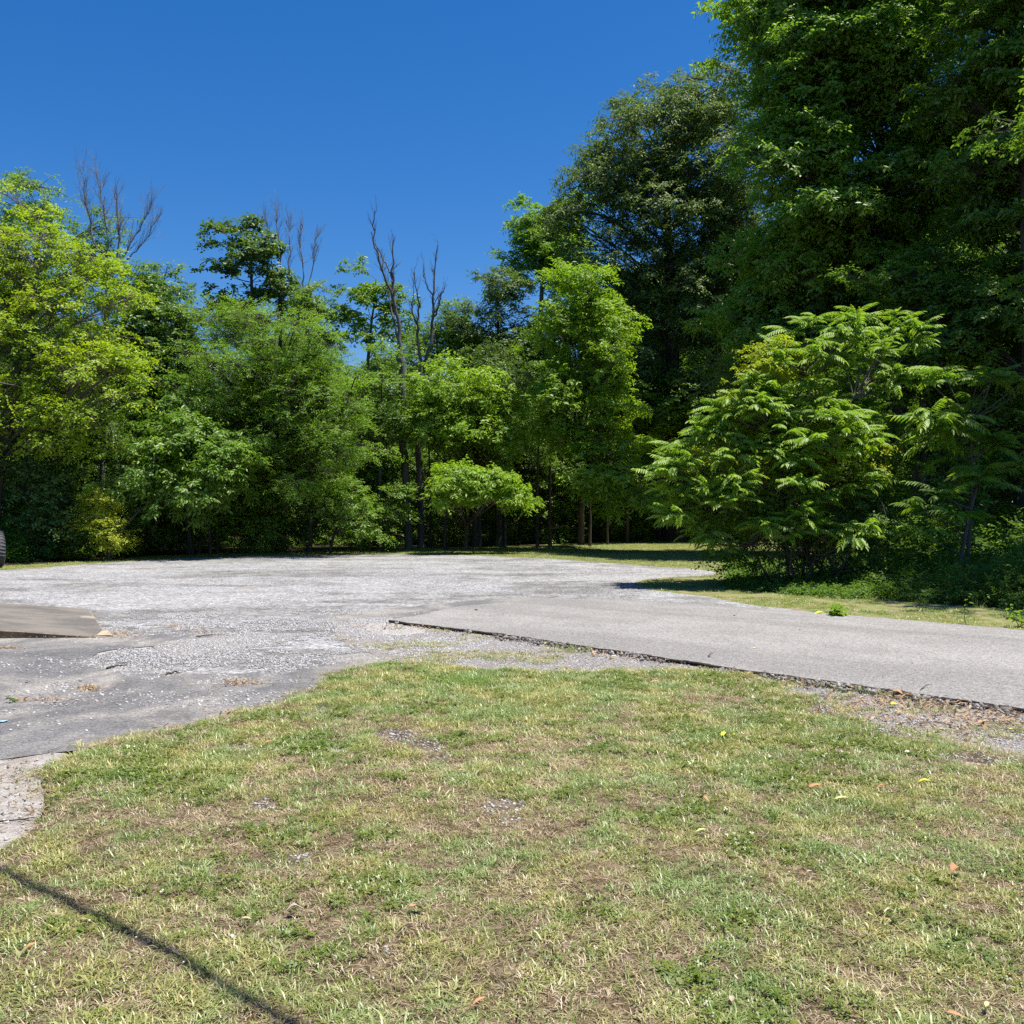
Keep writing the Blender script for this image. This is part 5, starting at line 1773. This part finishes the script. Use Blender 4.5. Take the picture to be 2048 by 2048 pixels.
# ---------------------------------------------------------------- weeds that stand alone
def weed(px, py, h, n, label, ll=.12, seed=1, z=.01, mat='walnut'):
    rg = np.random.default_rng(seed)
    x, y = gp(px, py)
    root = link('weed_plant', None, loc=(x, y, z))
    tag(root, label, 'weed')
    G = Geo()
    Vs, Ts, k = [], [], 0
    for s in range(max(1, n // 9)):
        top = np.array((rg.normal(0, .10), rg.normal(0, .10), h * rg.uniform(.8, 1.1)))
        P = curve_paths(np.zeros((1, 3)), top[None], 6, rg, .06)[0]
        G.add(*tubes(P[None], np.linspace(.005, .002, 6)[None], 4))
        for i in range(9):
            t = .25 + .75 * i / 8
            p = P[0] * (1 - t) + P[-1] * t
            a = i * 2.4 + rg.uniform(0, .5)
            d = np.array((math.cos(a), math.sin(a), .35 - .3 * rg.uniform()))
            sd = np.array((-math.sin(a), math.cos(a), 0))
            L = ll * rg.uniform(.7, 1.1) * (1.15 - .5 * t)
            w_ = L * .22
            m1 = p + d * L * .35
            m2 = p + d * L * .7 - np.array((0, 0, .08 * L))
            tip = p + d * L - np.array((0, 0, .35 * L))
            up = np.array((0, 0, w_ * .4))
            Vs += [p, m1 + sd * w_ + up, m2 + sd * w_ * .7 + up, tip, m2 - sd * w_ * .7 + up, m1 - sd * w_ + up]
            Ts += [(k, k + 1, k + 2, k + 3), (k, k + 3, k + 4, k + 5)]
            k += 6
    link('stem', G.mesh('weed stem', LEAF['weed']), root)
    fo_ = link('foliage', mesh_np('weed foliage', np.array(Vs), np.array(Ts), LEAF[mat], attrs={'tint': ('FLOAT', 'POINT', rg.uniform(0, 1, len(Vs)))}), root)
    return root


weed(1680, 1240, .20, 27, 'leafy green weed growing at the far edge of the road', .15, 1, mat='mid')
weed(1932, 1250, .40, 9, 'tall thin weed in the shade beyond the road', .10, 2, mat='weed')
weed(2040, 1256, .26, 27, 'bushy weed at the right end of the road far edge', .14, 3, mat='mid')
weed(30, 1409, .05, 9, 'tiny dark green weed in the asphalt at the left', .045, 4, .016, 'dark')
# thick grass tuft on the upper lawn
rgt = np.random.default_rng(8)
x, y = gp(935, 1372)
root = link('grass_tuft', None, loc=(x, y, .03))
tag(root, 'thick tuft of taller dark green grass at the top of the lawn', 'grass')
V_, F_ = blade_tuft(rgt, 200, .12, .006, .28, .45)
link('foliage', mesh_np('grass tuft', V_ * np.array((1, .6, 1)), F_, LEAF['mid'], attrs={'tint': ('FLOAT', 'POINT', np.repeat(rgt.uniform(.3, 1, 200), 5))}), root)

# ---------------------------------------------------------------- overhead cable whose shadow crosses the lawn
h = 5.6
off = np.array((sdir.x, sdir.y)) / sdir.z * h
s0 = np.array(gp(-40, 1730)) + off
s1 = np.array(gp(600, 2075)) + off
u = norm((s1 - s0)[None])[0]
pa = s0 - u * 12
pb = s1 + u * 24
t = np.linspace(0, 1, 160)
Pc = np.column_stack((pa[0] + (pb - pa)[0] * t, pa[1] + (pb - pa)[1] * t, h + .05 * np.sin(t * 140) * (t > .2) * (t < .8)))
cbl = rough_mat('black cable sheath', (.02, .02, .02), (.03, .03, .03), 20, rough=.6, bump=0)
G = Geo()
G.add(*tubes((Pc - Pc[0])[None], np.full((1, 160), .022), 8))
tag(link('overhead_cable', G.mesh('cable', cbl, smooth=True), None, Pc[0]), 'thick black cable overhead casting the thin shadow over the lawn', 'cable')
for p_, lb in ((pa, 'wooden pole carrying the cable beyond the left edge'), (pb, 'wooden pole carrying the cable behind the viewer')):
    G = Geo()
    G.add(*tubes(np.array([[(0, 0, -.2), (0, 0, 4), (0, 0, h + .5)]]), np.array([[.15, .13, .11]]), 12))
    root = link('utility_pole', None, loc=(p_[0] - u[0] * .2, p_[1] - u[1] * .2, 0))
    tag(root, lb, 'utility pole')
    link('pole', G.mesh('pole', M['bark'], smooth=True), root)
